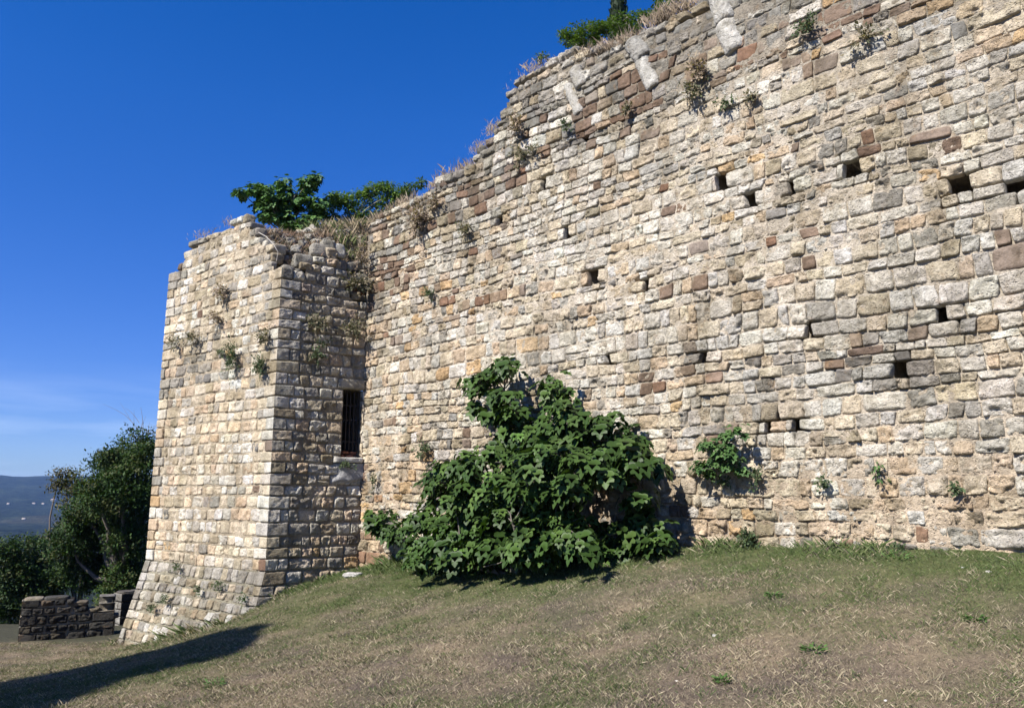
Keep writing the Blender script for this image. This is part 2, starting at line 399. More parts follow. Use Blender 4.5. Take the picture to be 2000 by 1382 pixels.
def main_weights(px, py):
    # the weathered band under the broken top runs diagonally across the wall
    line = float(band_line(px))            # lower edge of the brown band
    d = line-py                         # >0 above
    up = 1/(1+math.exp(-(d-35)/22)); bandw = math.exp(-((d-22)/42)**2)
    low = 1/(1+math.exp(-(py-905)/35))
    mid = g2(px, py, 1250, 590, 420, 80)
    w = np.array([2.6, 4.2, .30, .4, .10, .05, .35, .06, .25, 1.4])
    w = w*(1-up)+up*np.array([.5, .55, .05, .08, .35, .12, 2.6, .9, .8, .5])
    w = w*(1-.55*bandw); w[4] += bandw*2.2; w[5] += bandw*.9; w[6] += bandw*.9; w[7] += bandw*.4
    w[2] += mid*2.3; w[3] += mid*1.2; w[0] += mid*1.5
    lf = g2(px, py, 790, 760, 110, 260); w[2] += lf*1.0; w[3] += lf*1.0; w[8] += lf*.8; w[0] += lf*1.5
    w = w*(1-low)+low*np.array([1.8, 1.0, 1.5, 2.4, .12, .15, .6, .1, .4, 1.2])
    for (cx, cy, sx, sy, am) in [(930, 600, 120, 40, 2.4), (1190, 540, 90, 25, 2.4), (1450, 380, 60, 30, 2.2), (1760, 290, 90, 25, 3.5), (1540, 300, 50, 20, 3), (1940, 520, 60, 60, 2.2),
                                 (1620, 700, 160, 22, 2.4), (1300, 735, 120, 14, 2.2), (1900, 780, 110, 50, 1.4), (1790, 630, 90, 30, 1.5), (1350, 440, 60, 30, 1.6), (760, 590, 40, 60, 2.2), (1640, 900, 90, 25, .9), (1240, 400, 80, 25, 1.2)]:
        k = g2(px, py, cx, cy, sx, sy)*am; w[4] += k; w[5] += k*.5; w[6] += k*.4
    k = g2(px, py, 1250, 670, 200, 26); w[9] += k*7; w[1] += k*3
    k = g2(px, py, 1620, 720, 180, 60); w[6] += k*.9; w[7] += k*.5
    return w
def pick(w, rng):
    w = np.asarray(w)/np.sum(w); c = np.array(PAL[rng.choice(len(PAL), p=w)])
    c2 = np.array(PAL[rng.choice(len(PAL), p=w)])
    k = rng.beta(1.2, 3.0)*.4
    return np.clip((c*(1-k)+c2*k)*rng.uniform(.84, 1.12)*(1+rng.normal(0, .008, 3)), 
                   .03, .62)

def interp(pts):
    xs = np.array([p[0] for p in pts]); ys = np.array([p[1] for p in pts]); o = np.argsort(xs); xs = xs[o]; ys = ys[o]
    return lambda x: float(np.interp(x, xs, ys))

def lay_face(mb, surf, u0, u1, hlo, hhi, topf, botf, hgts, lens, colfun, rng, holes=(), left_corner=None, right_corner=None, ulim=None, q=(5, 10), prot=(.02, .045), amp=.012, gap=.008, wav=.02, zones=(), flip=False, skip=None, levels=None, big=None):
    """courses of stones; returns the hole boxes for the backing"""
    hb = []
    if levels is None:
        levels = [hlo]; 
        while levels[-1] < hhi: levels.append(levels[-1]+rng.uniform(*hgts))
    nL = len(levels); u1_all = u1
    so = rng.uniform(0, 100)
    def lev(k, u):
        v = vnoise(np.array([u*.9, k*.37+so, 0]), 41)*wav+vnoise(np.array([u*3.1, k*1.7+so, 4]), 42)*wav*.45
        if left_corner is not None: v *= min(1, max(0, (u-u0)/.6))
        if right_corner is not None: v *= min(1, max(0, (u1-u)/.6))
        return levels[k]+float(v)
    for k in range(nL-1):
        hc = (levels[k]+levels[k+1])/2; hh = levels[k+1]-levels[k]
        u1 = ulim(levels[k], levels[k+1]) if ulim else u1_all
        cuts = sorted([(h[0], h[1]) for h in holes if levels[k] <= h[2] < levels[k+1]])
        u = u0; first = True
        while u < u1-.04:
            fl = first and left_corner is not None
            w = rng.uniform(*lens)*(1.0 if rng.random() > .12 else 1.5)*(.75+.5*hh/.22*.5)
            if fl: w = (left_corner[0] if k % 2 else left_corner[1])*rng.uniform(.85, 1.15)
            hole = None
            if cuts and not fl:
                c0, c1 = cuts[0]
                if u+w > c0-.05:
                    if u >= c0-.05:
                        hb.append((u-.01, c1+.01, lev(k, c0)-.01, lev(k+1, c0)+.01, .8)); u = c1; cuts.pop(0); first = False; continue
                    w = c0-u
            if u+w > u1-.12: w = u1-u
            fr = (u+w >= u1-1e-6) and right_corner is not None
            ue = u+w; um = (u+ue)/2
            top = topf(um)
            ok = hc < top and lev(k+1, um) > botf(um)
            if ok and skip and skip(u, ue, levels[k], levels[k+1]): ok = False
            if ok:
                near_top = top-hc < .35
                col, pit, rugged = colfun(um, hc, rng)
                if ue-u > .26 and np.mean(col) < .16: col, pit, rugged = colfun(um, hc, rng)
                qq = rng.uniform(*q); pr = rng.uniform(*prot); am = amp*rng.uniform(.6, 1.5)*rugged
                kw = dict(col=col, pit=pit, amp=am, q=qq, gap=gap*rng.uniform(.5, 1.5), back=.30 if near_top else .10, rc=rng.uniform(.02, .10), fl=fl, fr=fr, flip=flip, rng=rng)
                if near_top: kw['rc'] = .10; kw['q'] = rng.uniform(3.5, 7)
                if fl or fr: kw['prot'] = .032; kw['amp'] = am*.35; kw['q'] = 22; kw['gap'] = .003; kw['rc'] = .015
                else: kw['prot'] = pr
                r = rng.random()
                a0, a1, b0, b1 = lev(k, u), lev(k, ue), lev(k+1, u), lev(k+1, ue)
                if r < .008 and hh > .18 and not (fl or fr):
                    m0 = a0+(b0-a0)*rng.uniform(.4, .6); m1 = a1+(b1-a1)*rng.uniform(.4, .6)
                    add_stone(mb, surf, u, ue, a0, a1, m0, m1, **kw)
                    kw['col'] = colfun(um, hc, rng)[0]; add_stone(mb, surf, u, ue, m0, m1, b0, b1, **kw)
                elif r < .16 and w > .3 and not (fl or fr):
                    mu = u+w*rng.uniform(.35, .65); t = (mu-u)/w; am0 = a0+(a1-a0)*t; bm0 = b0+(b1-b0)*t
                    add_stone(mb, surf, u, mu, a0, am0, b0, bm0, **kw)
                    kw['col'] = colfun(um, hc, rng)[0]; add_stone(mb, surf, mu, ue, am0, a1, bm0, b1, **kw)
                else:
                    add_stone(mb, surf, u, ue, a0, a1, b0, b1, **kw)
            u = ue; first = False
    return hb

# ------------------------------------------------------------------ MAIN WALL
def surf_main(u, h, z):
    # large scale bulges of an old wall
    bz = fbm(np.stack([u*.45, h*.45, u*0], -1), 2, 61)*.05
    z = z+bz*np.clip(u/1.5, 0, 1)
    return np.stack([P1[0]+u*mdir[0]+z*mn[0], P1[1]+u*mdir[1]+z*mn[1], h], -1)
def to_u(P): return (P[0]-P1[0])*mdir[0]+(P[1]-P1[1])*mdir[1]
tp = [(722, 436), (760, 412), (800, 392), (845, 372), (862, 352), (925, 318), (930, 292), (952, 272), (965, 252), (978, 225), (984, 190), (1000, 165), (1045, 130), (1085, 108), (1130, 100), (1180, 82),
      (1215, 70), (1280, 42), (1340, 18), (1400, -10), (1600, -90), (1800, -170), (2000, -250)]
prof_pts = [(to_u(hit(a, b, P1, mn)), hit(a, b, P1, mn)[2]) for a, b in tp]
prof_pts = [(-1.5, prof_pts[0][1]-.1)]+prof_pts+[(16, prof_pts[-1][1]+.2)]
_tm = interp(prof_pts)
top_main = lambda u: _tm(u)+.10*float(vnoise(np.array([u*2.3, 3.3, 0]), 8))
bot_main = lambda u: float(gz(P1[0]+u*mdir[0], P1[1]+u*mdir[1]))-.35

hole_px = [(1060, 357, 14), (975, 428, 16), (1105, 448, 14), (1155, 530, 26), (1258, 548, 16), (1408, 367, 26), (1465, 400, 24), (1662, 324, 42), (1872, 350, 55), (1985, 362, 60), (1838, 612, 28), (1578, 655, 16), (1370, 690, 18),
           (1183, 715, 14), (1755, 738, 36), (1553, 838, 18), (1143, 270, 16), (1225, 865, 14), (1545, 372, 14), (1497, 838, 12)]
holes = []
for a, b, w in hole_px:
    w *= .74
    Pl = hit(a-w/2, b, P1, mn); Pr = hit(a+w/2, b, P1, mn); holes.append((to_u(Pl), to_u(Pr), Pl[2]))
def col_main(u, h, rng):
    P = surf_main(np.array([u]), np.array([h]), np.array([0.]))[0]; px, py = project(P)
    w, br = clusters(main_weights(float(px), float(py)), u, h); c = np.minimum(pick(w, rng)*br, .64)
    low = 1/(1+math.exp(-(py-880)/30)); dark = c.mean() < .2
    rug = (1.25 if not dark else .6)*(1+.7*low)*(1.25 if g2(px, py, 1250, 590, 400, 80) > .5 else 1)
    return c, (.75 if not dark else .2), rug
def mort_col(U, H, nz):
    P = surf_main(U.ravel(), H.ravel(), U.ravel()*0); px, py = project(P); px = px.reshape(U.shape); py = py.reshape(U.shape)
    line = band_line(px); up = 1/(1+np.exp(-np.clip((line-py-10)/30, -30, 30)))
    low = 1/(1+np.exp(-(py-880)/60))
    c = np.array([.47, .415, .335])[None, None]*(1-up[..., None])+np.array([.22, .195, .155])[None, None]*up[..., None]
    c = c*(1-.5*low[..., None])+.5*low[..., None]*np.array([.42, .31, .20])
    return c*(1+.25*nz[..., None])
def mort_depth(U, H):
    n = fbm(np.stack([U*.5, H*.6, U*0+3], -1), 2, 91)
    return np.clip(.0185-.022*n-.012*np.clip((H-3.5)/3, 0, 1)*np.clip((U-6)/4, 0, 1), .003, .045)
wall_root = empty('castle_wall', (*(P1+mdir*6), float(gz(*(P1+mdir*6)))), 'tall ruined curtain wall of mixed cream, grey and brown stones with a broken stepped top', 'wall')
mb = MB(); rng = np.random.default_rng(11)
# courses follow the wall, taller in places
ml_ = [-1.1]
while ml_[-1] < 10.2:
    hq = ml_[-1]; m0 = .192 if hq < 1.85 else (.155 if hq < 3.3 else (.21 if hq < 4.5 else .172))
    ml_.append(hq+m0*rng.uniform(.66, 1.32))
hb = lay_face(mb, surf_main, -.02, 13.6, -1.1, 10.2, top_main, bot_main, None, (.12, .36), col_main, rng, holes=holes, q=(7, 24), prot=(.0, .024), amp=.0135, gap=.004, wav=.045, levels=ml_)
backing(mb, surf_main, -.1, 13.6, lambda u: top_main(u)-.16, bot_main, .045, holes=hb, colf=mort_col, depthf=mort_depth)
# loose stones along the broken crest
for i in range(330):
    u = rng.uniform(.1, 9.5); z = rng.uniform(-.75, -.12); h = top_main(u)+rng.uniform(-.16, .02)
    P = surf_main(np.array([u]), np.array([h]), np.array([z]))[0]
    add_boulder(mb, P, (rng.uniform(.14, .34), rng.uniform(.12, .25), rng.uniform(.1, .2)), pick([.2, .2, 0, .05, .3, .1, 3, 1.2, .6, .2], rng), rng=rng)
mb.build('masonry', M_STONE, wall_root)
# rubble core behind the facing
mb = MB(); us = np.arange(-.2, 13.7, .12); ds = np.concatenate([[-.11], np.arange(-.2, -1.9, -.15)])
U, Z = np.meshgrid(us, ds); T = np.array([top_main(u) for u in us])[None, :]-.15+U*0 + .07*fbm(np.stack([U*3, Z*3, U*0], -1), 3, 5)
T[0] -= .25
P = surf_main(U.ravel(), T.ravel(), Z.ravel()); id_ = np.arange(U.size).reshape(U.shape)
mb.add(P, np.stack([id_[:-1, :-1], id_[:-1, 1:], id_[1:, 1:], id_[1:, :-1]], -1).reshape(-1, 4), np.array([.2, .18, .14, .7]))
B = P[-len(us):].copy(); B2 = B.copy(); B2[:, 2] = -3; n_ = len(us)
mb.add(np.vstack([B, B2]), np.array([[i, i+1, n_+i+1, n_+i] for i in range(n_-1)]), np.array([.26, .24, .2, .7]))
E_ = P.reshape(len(ds), n_, 3)
for j in (0, n_-1):
    col = E_[:, j]; b2 = col.copy(); b2[:, 2] = -3; m_ = len(col)
    mb.add(np.vstack([col, b2]), np.array([[i, i+1, m_+i+1, m_+i] for i in range(m_-1)]), np.array([.26, .24, .2, .7]))
mb.build('rubble_core', M_STONE, wall_root)

# reused column shafts built into the top of the wall
def column_part(pa, pb, rpx, parent, tone=1.0):
    a = hit(*pa, P1, mn, -.075); b = hit(*pb, P1, mn, -.06); ax = b-a; Ln = np.linalg.norm(ax); ax /= Ln
    r = rpx/F*math.hypot(a[0], a[1])*.98
    n3_ = np.array([mn[0], mn[1], 0]); s3 = np.cross(ax, n3_); s3 /= np.linalg.norm(s3); n3_ = np.cross(s3, ax)
    nt_, nl = 64, 50; tt = np.linspace(0, 2*np.pi, nt_, endpoint=False); ll = np.linspace(0, 1, nl)
    TT, LL = np.meshgrid(tt, ll); e = np.clip(np.minimum(LL, 1-LL)*Ln/.05, 0, 1); rr = r*(.80+.20*np.sqrt(e))
    loc = np.stack([np.cos(TT)*3, np.sin(TT)*3, LL*6+pa[0]], -1)
    rr = rr*(1+.17*fbm(loc, 5, 15, .7))
    V = a+LL[..., None]*Ln*ax+rr[..., None]*(np.cos(TT)[..., None]*s3+np.sin(TT)[..., None]*n3_)
    id_ = np.arange(nt_*nl).reshape(nl, nt_); id2 = np.roll(id_, -1, 1)
    m = MB(); base = np.array([.50, .485, .44])*tone*.88
    col = base*(1+.18*fbm(loc*2, 3, 18)[..., None]); m.add(V.reshape(-1, 3), np.stack([id_[:-1], id2[:-1], id2[1:], id_[1:]], -1).reshape(-1, 4), col.reshape(-1, 3))
    for k, cc in ((0, a), (nl-1, b)):
        vv = np.vstack([V[k], cc[None]]); m.add(vv, np.array([[i, (i+1) % nt_, nt_] for i in range(nt_)]), base)
    return m.build('column_shaft', M_STONE, parent)
column_part((1126, 136), (1139, 172), 17, wall_root, .85)
column_part((1112, 168), (1134, 224), 14, wall_root)
column_part((1236, 86), (1262, 116), 22, wall_root, .72)
column_part((1256, 118), (1280, 174), 19, wall_root)
column_part((1402, -22), (1420, 46), 24, wall_root, .95)
column_part((1418, 48), (1440, 104), 24, wall_root)

# ------------------------------------------------------------------ TOWER
tower = empty('tower', (*(P2+f3*2), float(gz(*(P2+f3*2+n3*.4)))), 'square ruined stone tower with a sloping base and one barred window', 'tower')
def bat(h): return np.maximum(0, H_T-h)
def surf_front(u, h, z):       # u from the outer corner towards the left end
    k = bat(h)*K_B; c0 = k/np.dot(n3, -e2)
    A0 = P2[None, :]-e2[None, :]*c0[:, None]
    B0 = P3[None, :]+n3[None, :]*k[:, None]+f3[None, :]*(bat(h)*.13)[:, None]
    t = (u/U_LEN)[:, None]; P = A0+(B0-A0)*t
    nz_ = math.sin(math.atan(K_B))*(h < H_T)
    bz = fbm(np.stack([u*.5, h*.5, u*0], -1), 2, 63)*.035*np.clip(u/1., 0, 1)*np.clip((U_LEN-u)/1., 0, 1)
    return np.concatenate([P+n3[None, :]*(z+bz)[:, None], (h+z*nz_)[:, None]], 1)
def surf_side(u, h, z):        # 0 = outer corner; below the batter line the corner runs out with the sloping base
    u = u-bat(h)*K_B/np.dot(n3, -e2)*np.clip(1-u/.6, 0, 1.2)
    return np.stack([P2[0]+u*e2[0]+z*n2[0], P2[1]+u*e2[1]+z*n2[1], h], -1)
g3 = -n3
def surf_left(u, h, z):        # hidden left flank
    k = bat(h)*.13
    P = P3[None, :]+g3[None, :]*u[:, None]+f3[None, :]*(k+z)[:, None]
    return np.concatenate([P, h[:, None]], 1)
def fu(P): return (P[0]-P2[0])*f3[0]+(P[1]-P2[1])*f3[1]
def su(P): return (P[0]-P2[0])*e2[0]+(P[1]-P2[1])*e2[1]
fp = [(328, 560), (343, 553), (346, 507), (360, 492), (366, 478), (400, 460), (440, 438), (468, 424), (484, 426), (505, 452), (526, 482), (537, 510), (549, 545), (552, 560)]
fpp = [(fu(hit(a, b, P2, n3)), hit(a, b, P2, n3)[2]) for a, b in fp]
_tf = interp(fpp); top_front = lambda u: _tf(u)
sp_ = [(551, 560), (556, 535), (588, 528), (600, 508), (625, 502), (640, 488), (658, 482), (668, 500), (674, 545), (690, 572), (722, 590)]
spp = [(su(hit(a, b, P2, n2)), hit(a, b, P2, n2)[2]) for a, b in sp_]
_ts = interp(spp); top_side = lambda u: _ts(u)
def wfront(px, py):
    w = np.array([3.2, 2.0, .25, .8, .05, .03, .4, .05, .5, 1.2])
    up = 1/(1+math.exp((py-560)/60)); w = w*(1-up)+up*np.array([1.3, .8, .03, .1, .03, .0, 3.0, .15, 1.6, .5])
    b = g2(px, py, 400, 740, 200, 60); w[8] += b*1.2; w[3] += b*1.2
    lo = 1/(1+math.exp(-(py-960)/40)); w[3] += lo*1.8; w[2] += lo*.5
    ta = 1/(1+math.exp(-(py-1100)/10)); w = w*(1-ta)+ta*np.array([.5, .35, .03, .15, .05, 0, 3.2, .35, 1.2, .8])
    b = math.exp(-((py-(735-(px-340)*.12))/16)**2)*(px < 470); w[6] += b*6; w[7] += b*2
    return w
def col_front(u, h, rng):
    P = surf_front(np.array([u]), np.array([h]), np.array([0.]))[0]; px, py = project(P)
    w, br = clusters(wfront(float(px), float(py)), u, h, 40.)
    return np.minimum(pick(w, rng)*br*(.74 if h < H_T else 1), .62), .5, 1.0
def col_side(u, h, rng):  # warmer mix low down and towards the inner corner paints in bounced light
    w = np.array([1.6, 1.4, .04, .4, .04, .02, 1.9, .2, 1.3, 1.2])
    lo = 1/(1+math.exp((h-1.6)/.5))*min(1, u/.5); w = w*(1-lo)+lo*np.array([1.2, .8, .35, 1.0, .12, .05, 1.6, .15, 1.2, .5])
    w[0] += 1.2*max(0, u-1.1); w[3] += .8*max(0, u-1.2)
    if rng.random() < .014 and u > .5: return np.array(BRICK), .3, .6
    return pick(w, rng), .6, 1.1
lv = [-1.9]; rr = np.random.default_rng(5)
while lv[-1] < 8: lv.append(lv[-1]+rr.uniform(.17, .255))
wl, wr = su(hit(668, 830, P2, n2)), su(hit(706.5, 830, P2, n2)); wt, wb = hit(690, 762, P2, n2)[2], hit(690, 893, P2, n2)[2]
for tgt in (wb-.118, wt, wt+.238):
    ii = min(range(len(lv)), key=lambda i: abs(lv[i]-tgt)); lv[ii] = tgt
# extra rhythm: side face uses the same courses near the corner
bot_front = lambda u: float(gz(*(surf_front(np.array([u]), np.array([-1.0]), np.array([0.]))[0][:2])))-.5
bot_side = lambda u: float(gz(*(P2+e2*u)))-.5
# upper front wall and battered base are separate parts
mb = MB(); rng = np.random.default_rng(21)
bi = min(range(len(lv)), key=lambda i: abs(lv[i]-H_T)); H_T2 = lv[bi]; H_T = H_T2
lay_face(mb, surf_front, 0, U_LEN, 0, 0, top_front, bot_front, None, (.17, .38), col_front, rng, left_corner=(.34, .22), right_corner=1, q=(6, 14), prot=(.002, .020), amp=.012, gap=.005, wav=.028, levels=lv[bi:], flip=True)

def fm(U, H, nz):
    c = np.array([.42, .36, .27])[None, None]*(1+.25*nz[..., None]); return c
backing(mb, surf_front, 0.005, U_LEN, lambda u: top_front(u)-.14, lambda u: H_T, .05, .007, colf=fm, flip=True)
mb.build('front_masonry', M_STONE, tower)
mb = MB()
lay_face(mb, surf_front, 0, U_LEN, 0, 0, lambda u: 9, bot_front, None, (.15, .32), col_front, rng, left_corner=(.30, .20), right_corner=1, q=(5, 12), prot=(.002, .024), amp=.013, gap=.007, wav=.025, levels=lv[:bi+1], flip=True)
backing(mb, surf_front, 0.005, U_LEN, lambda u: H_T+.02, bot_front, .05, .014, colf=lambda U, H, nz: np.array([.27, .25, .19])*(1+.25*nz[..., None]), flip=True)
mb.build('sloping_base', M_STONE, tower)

# side face with the window
print('window', wl, wr, wb, wt)
def skip_side(ua, ub, h0, h1):
    return (ub > wl+.005 and ua < wr-.005 and h1 > wb-.10 and h0 < wt+.22) or (ub > wl-.2 and h1 > wb-.1 and h0 < wb-.02) or (ub > wl-.1 and h0 < wt+.22 and h1 > wt+.02)
class SideLayer: pass
mb = MB(); rng = np.random.default_rng(33)
lay_face(mb, surf_side, 0, S_LEN-.02, 0, 0, top_side, bot_side, None, (.16, .36), col_side, rng, left_corner=(.24, .40), q=(5, 14), prot=(.004, .03), amp=.013, gap=.008, wav=.03, levels=lv[3:], ulim=lambda c, d: (wl-.12 if c >= wt-.01 else wl) if (d > wb-.11 and c < wt+.23) else S_LEN-.02)
# stones that frame the window: jamb blocks, lintel
h = wb-.115
jl = []
while h < wt-.02:
    hn = min(h+rng.uniform(.15, .26), wt)
    if wt-hn < .1: hn = wt
    jl.append((h, hn)); h = hn
base_k = dict(pit=.5, q=8, gap=.006)
for (a, b) in jl:
    if b <= wb+.0: continue
    add_stone(mb, surf_side, wr, S_LEN+.02, max(a, wb), max(a, wb), b, b, col=pick([3, 1, 0, 1, 0, 0, .4, 0, 1, .5], rng), prot=.02, amp=.006, rng=rng, **base_k)
add_stone(mb, surf_side, wl-.12, S_LEN+.02, wt, wt, wt+.235, wt+.235, col=(.34, .31, .25), prot=.045, amp=.008, q=10, gap=.005, pit=.6, rng=rng)
lo_ = max([x for x in lv if x <= wt+.25]); hi_ = [x for x in lv if x > wt+.24][0]
# rows between lintel and the next full course, and stub stones under the sill
def row(a, b, u0, u1, n):
    c = np.linspace(u0, u1, n+1)
    for i in range(n): add_stone(mb, surf_side, c[i], c[i+1], a, a, b, b, col=col_side(c[i], a, rng)[0], pit=.6, q=6, prot=.025, gap=.01, rng=rng)
cover_top = 0 if 1 else [lv[i+1] for i in range(len(lv)-1) if lv[i] < wt+.24 <= lv[i+1]][0]
if cover_top-(wt+.235) > .05: row(wt+.235, cover_top, wl-.1, S_LEN, 3)
low_bot = 9 if 1 else [lv[i] for i in range(len(lv)-1) if lv[i] <= wb-.12 < lv[i+1]][0]
if wb-.12-low_bot > .04: row(low_bot, wb-.12, wl, S_LEN, 3)
hole_box = [(wl+.0, wr-.0, wb, wt, .0)]
def sm(U, H, nz): return np.array([.33, .28, .205])*(1+.3*nz[..., None])
# mortar bed left and right of, above and below the opening
for (a, b, t0, b0) in [(0.005, wl, None, None), (wr, S_LEN+.02, None, None), (wl, wr, 'lo', None), (wl, wr, None, 'hi')]:
    tf = (lambda u: min(top_side(u)-.12, 9)) if t0 is None else (lambda u: wb)
    bf = bot_side if b0 is None else (lambda u: wt+.04)
    us_ = np.linspace(a, b, max(3, int((b-a)/.05)))
    cell = us_[1]-us_[0]
    backing(mb, surf_side, a, b-cell*.5, tf, bf, cell, .014, colf=sm)
# brick core showing where the facing has fallen near the inner corner
for i in range(8):
    for j in range(3):
        u = S_LEN-.62+i*.13+(j % 2)*.05; h = top_side(S_LEN-.15)+.06+j*.075
        if u > S_LEN+.1: continue
        add_boulder(mb, surf_side(np.array([u]), np.array([h]), np.array([-.18-rng.uniform(0, .08)+.03*j*-1]))[0], (.14, .12, .06), np.array(BRICK)*rng.uniform(.5, 1.1), R=np.array([[e2[0], -n2[0], 0], [e2[1], -n2[1], 0], [0, 0, 1.]]), rng=rng, pit=.2, amp=.04)
mb.build('side_masonry', M_STONE, tower)

# window: reveal, brick sill course, iron bars, stone sill
win = bpy.data.objects.new('window', None)
def quadbox(m, surf, ua, ub, ha, hb_, za, zb, col):
    u = np.array([ua, ub, ub, ua, ua, ub, ub, ua]); h = np.array([ha, ha, hb_, hb_, ha, ha, hb_, hb_]); z = np.array([za]*4+[zb]*4)
    P = surf(u, h, z); m.add(P, np.array([[0, 1, 2, 3], [7, 6, 5, 4], [0, 4, 5, 1], [1, 5, 6, 2], [2, 6, 7, 3], [3, 7, 4, 0]]), np.array(col))
m = MB(); DPT = 1.7
u = [wl, wr]; 
def sheet(m, pts, col, n=10):
    pts = np.array(pts); g = np.linspace(0, 1, n); G, Hh = np.meshgrid(g, g)
    q = (1-G)[..., None]*(1-Hh)[..., None]*pts[0]+G[..., None]*(1-Hh)[..., None]*pts[1]+G[..., None]*Hh[..., None]*pts[2]+(1-G)[..., None]*Hh[..., None]*pts[3]
    P = surf_side(q[..., 0].ravel(), q[..., 1].ravel(), q[..., 2].ravel()); id_ = np.arange(n*n).reshape(n, n)
    m.add(P, np.stack([id_[:-1, :-1], id_[:-1, 1:], id_[1:, 1:], id_[1:, :-1]], -1).reshape(-1, 4), np.array(col))
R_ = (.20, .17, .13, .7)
sheet(m, [(wl, wb, -.02), (wl, wb, -DPT), (wl, wt, -DPT), (wl, wt, -.02)], R_)
sheet(m, [(wr, wb, -DPT), (wr, wb, -.02), (wr, wt, -.02), (wr, wt, -DPT)], R_)
sheet(m, [(wl, wt, -.02), (wl, wt, -DPT), (wr, wt, -DPT), (wr, wt, -.02)], R_)
sheet(m, [(wl, wb, -.02), (wr, wb, -.02), (wr, wb, -DPT), (wl, wb, -DPT)], R_)
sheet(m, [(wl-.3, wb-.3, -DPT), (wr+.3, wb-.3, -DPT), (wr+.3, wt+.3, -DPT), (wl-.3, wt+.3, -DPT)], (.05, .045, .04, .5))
winobj = m.build('window', M_STONE, tower)
m = MB()
for i, x in enumerate(np.linspace(wl+.05, wr-.05, 5)):
    quadbox(m, surf_side, x-.009, x+.009, wb+.15, wt, -.13, -.112, (.022, .016, .014, .5))
for hh in (wb+.32, (wb+wt)/2+.08, wt-.3): quadbox(m, surf_side, wl, wr, hh-.013, hh+.013, -.14, -.132+.0, (.022, .016, .014, .5))
m.build('iron_bars', M_IRON, winobj, smooth=False)
m = MB()
for j in range(2):
    for i in range(3):
        w_ = (wr-wl)/2.5; a = wl+(i-(j*.5))*w_; a0 = max(a, wl)+.004; b0 = min(a+w_, wr)-.004
        if b0-a0 > .03: add_stone(m, surf_side, a0, b0, wb+.0+j*.07, wb+.0+j*.07, wb+.065+j*.07, wb+.065+j*.07, col=np.array((.30, .12, .07))*rng.uniform(.8, 1.2), prot=-.17, back=.35, gap=.002, q=12, amp=.003, rng=rng)
m.build('brick_course', M_STONE, winobj)
m = MB()
sl0, sl1 = su(hit(649, 900, P2, n2)), S_LEN+.01
add_stone(m, surf_side, sl0, sl1, wb-.115, wb-.115, wb+.004, wb+.004, col=(.47, .455, .42), prot=.085, back=.3, gap=.001, q=16, rc=.02, amp=.007, pit=.3, rng=rng)
m.build('window_sill', M_STONE, winobj)
# grey cement patch below the sill
m = MB(); nu, nh = 30, 16
us = np.linspace(sl0-.02, S_LEN, nu); hs = np.linspace(wb-.52, wb-.12, nh); U, H = np.meshgrid(us, hs)
ed = np.minimum(np.minimum((U-us[0])/.25, 1), np.minimum((H-hs[0])/.14, 1)); shp = ed+.55*fbm(np.stack([U*5, H*5, U*0], -1), 3, 66)-.18
Z = -.01+.062*np.clip(shp*2, -1, 1)+.01*fbm(np.stack([U*14, H*14, U*0], -1), 3, 67)
P = surf_side(U.ravel(), H.ravel(), Z.ravel()); id_ = np.arange(U.size).reshape(U.shape)
m.add(P, np.stack([id_[:-1, :-1], id_[:-1, 1:], id_[1:, 1:], id_[1:, :-1]], -1).reshape(-1, 4), np.array([.27, .265, .26]))
pt = m.build('cement_patch', M_PLASTER, tower)

# far flank, mound of rubble and earth on top
mb = MB(); rng = np.random.default_rng(44)
tl_ = lambda u: top_front(U_LEN-.05)-.1-.0*u
lay_face(mb, surf_left, 0, 4.0, 0, 0, tl_, lambda u: -2.4, None, (.22, .45), lambda u, h, r: (pick([2, 1, 0, .6, .1, 0, 1.5, .2, .8, .6], r), .5, 1), rng, left_corner=(.3, .45), q=(5, 10), levels=lv, flip=True)
backing(mb, surf_left, 0.0, 4.0, tl_, lambda u: -2.4, .1, .03, colf=sm, flip=True)
mb.build('flank_masonry', M_STONE, tower)
mb = MB(); us = np.linspace(-.0, U_LEN-.15, 70); vs = np.linspace(.02, 5.5, 90)
U, V = np.meshgrid(us, vs)
base = np.array([top_front(u) for u in us])
base = np.convolve(np.pad(base, 6, mode='edge'), np.ones(13)/13, 'valid')[None, :]+U*0
sidet = np.array([top_side(min(v, S_LEN)) for v in vs])[:, None]+U*0
wgt = np.exp(-(U/.35)**2)*(V < 2.2)
Hh = (base-.22)*(1-wgt)+wgt*(np.minimum(sidet, base+.6)-.12)
Hh = Hh + .10*np.clip(V-.8, 0, 1.6) + .22*np.clip(V-1.2, 0, 1.6) - .35*np.clip(V-3.5, 0, 3)
nn = fbm(np.stack([U*2.4, V*2.4, U*0], -1), 4, 71, .6); Hh = Hh+.13*nn*np.clip(V/.5, 0.1, 1)
PX = P2[0]+U*f3[0]+V*e2[0]+.02*f3[0]; PY = P2[1]+U*f3[1]+V*e2[1]
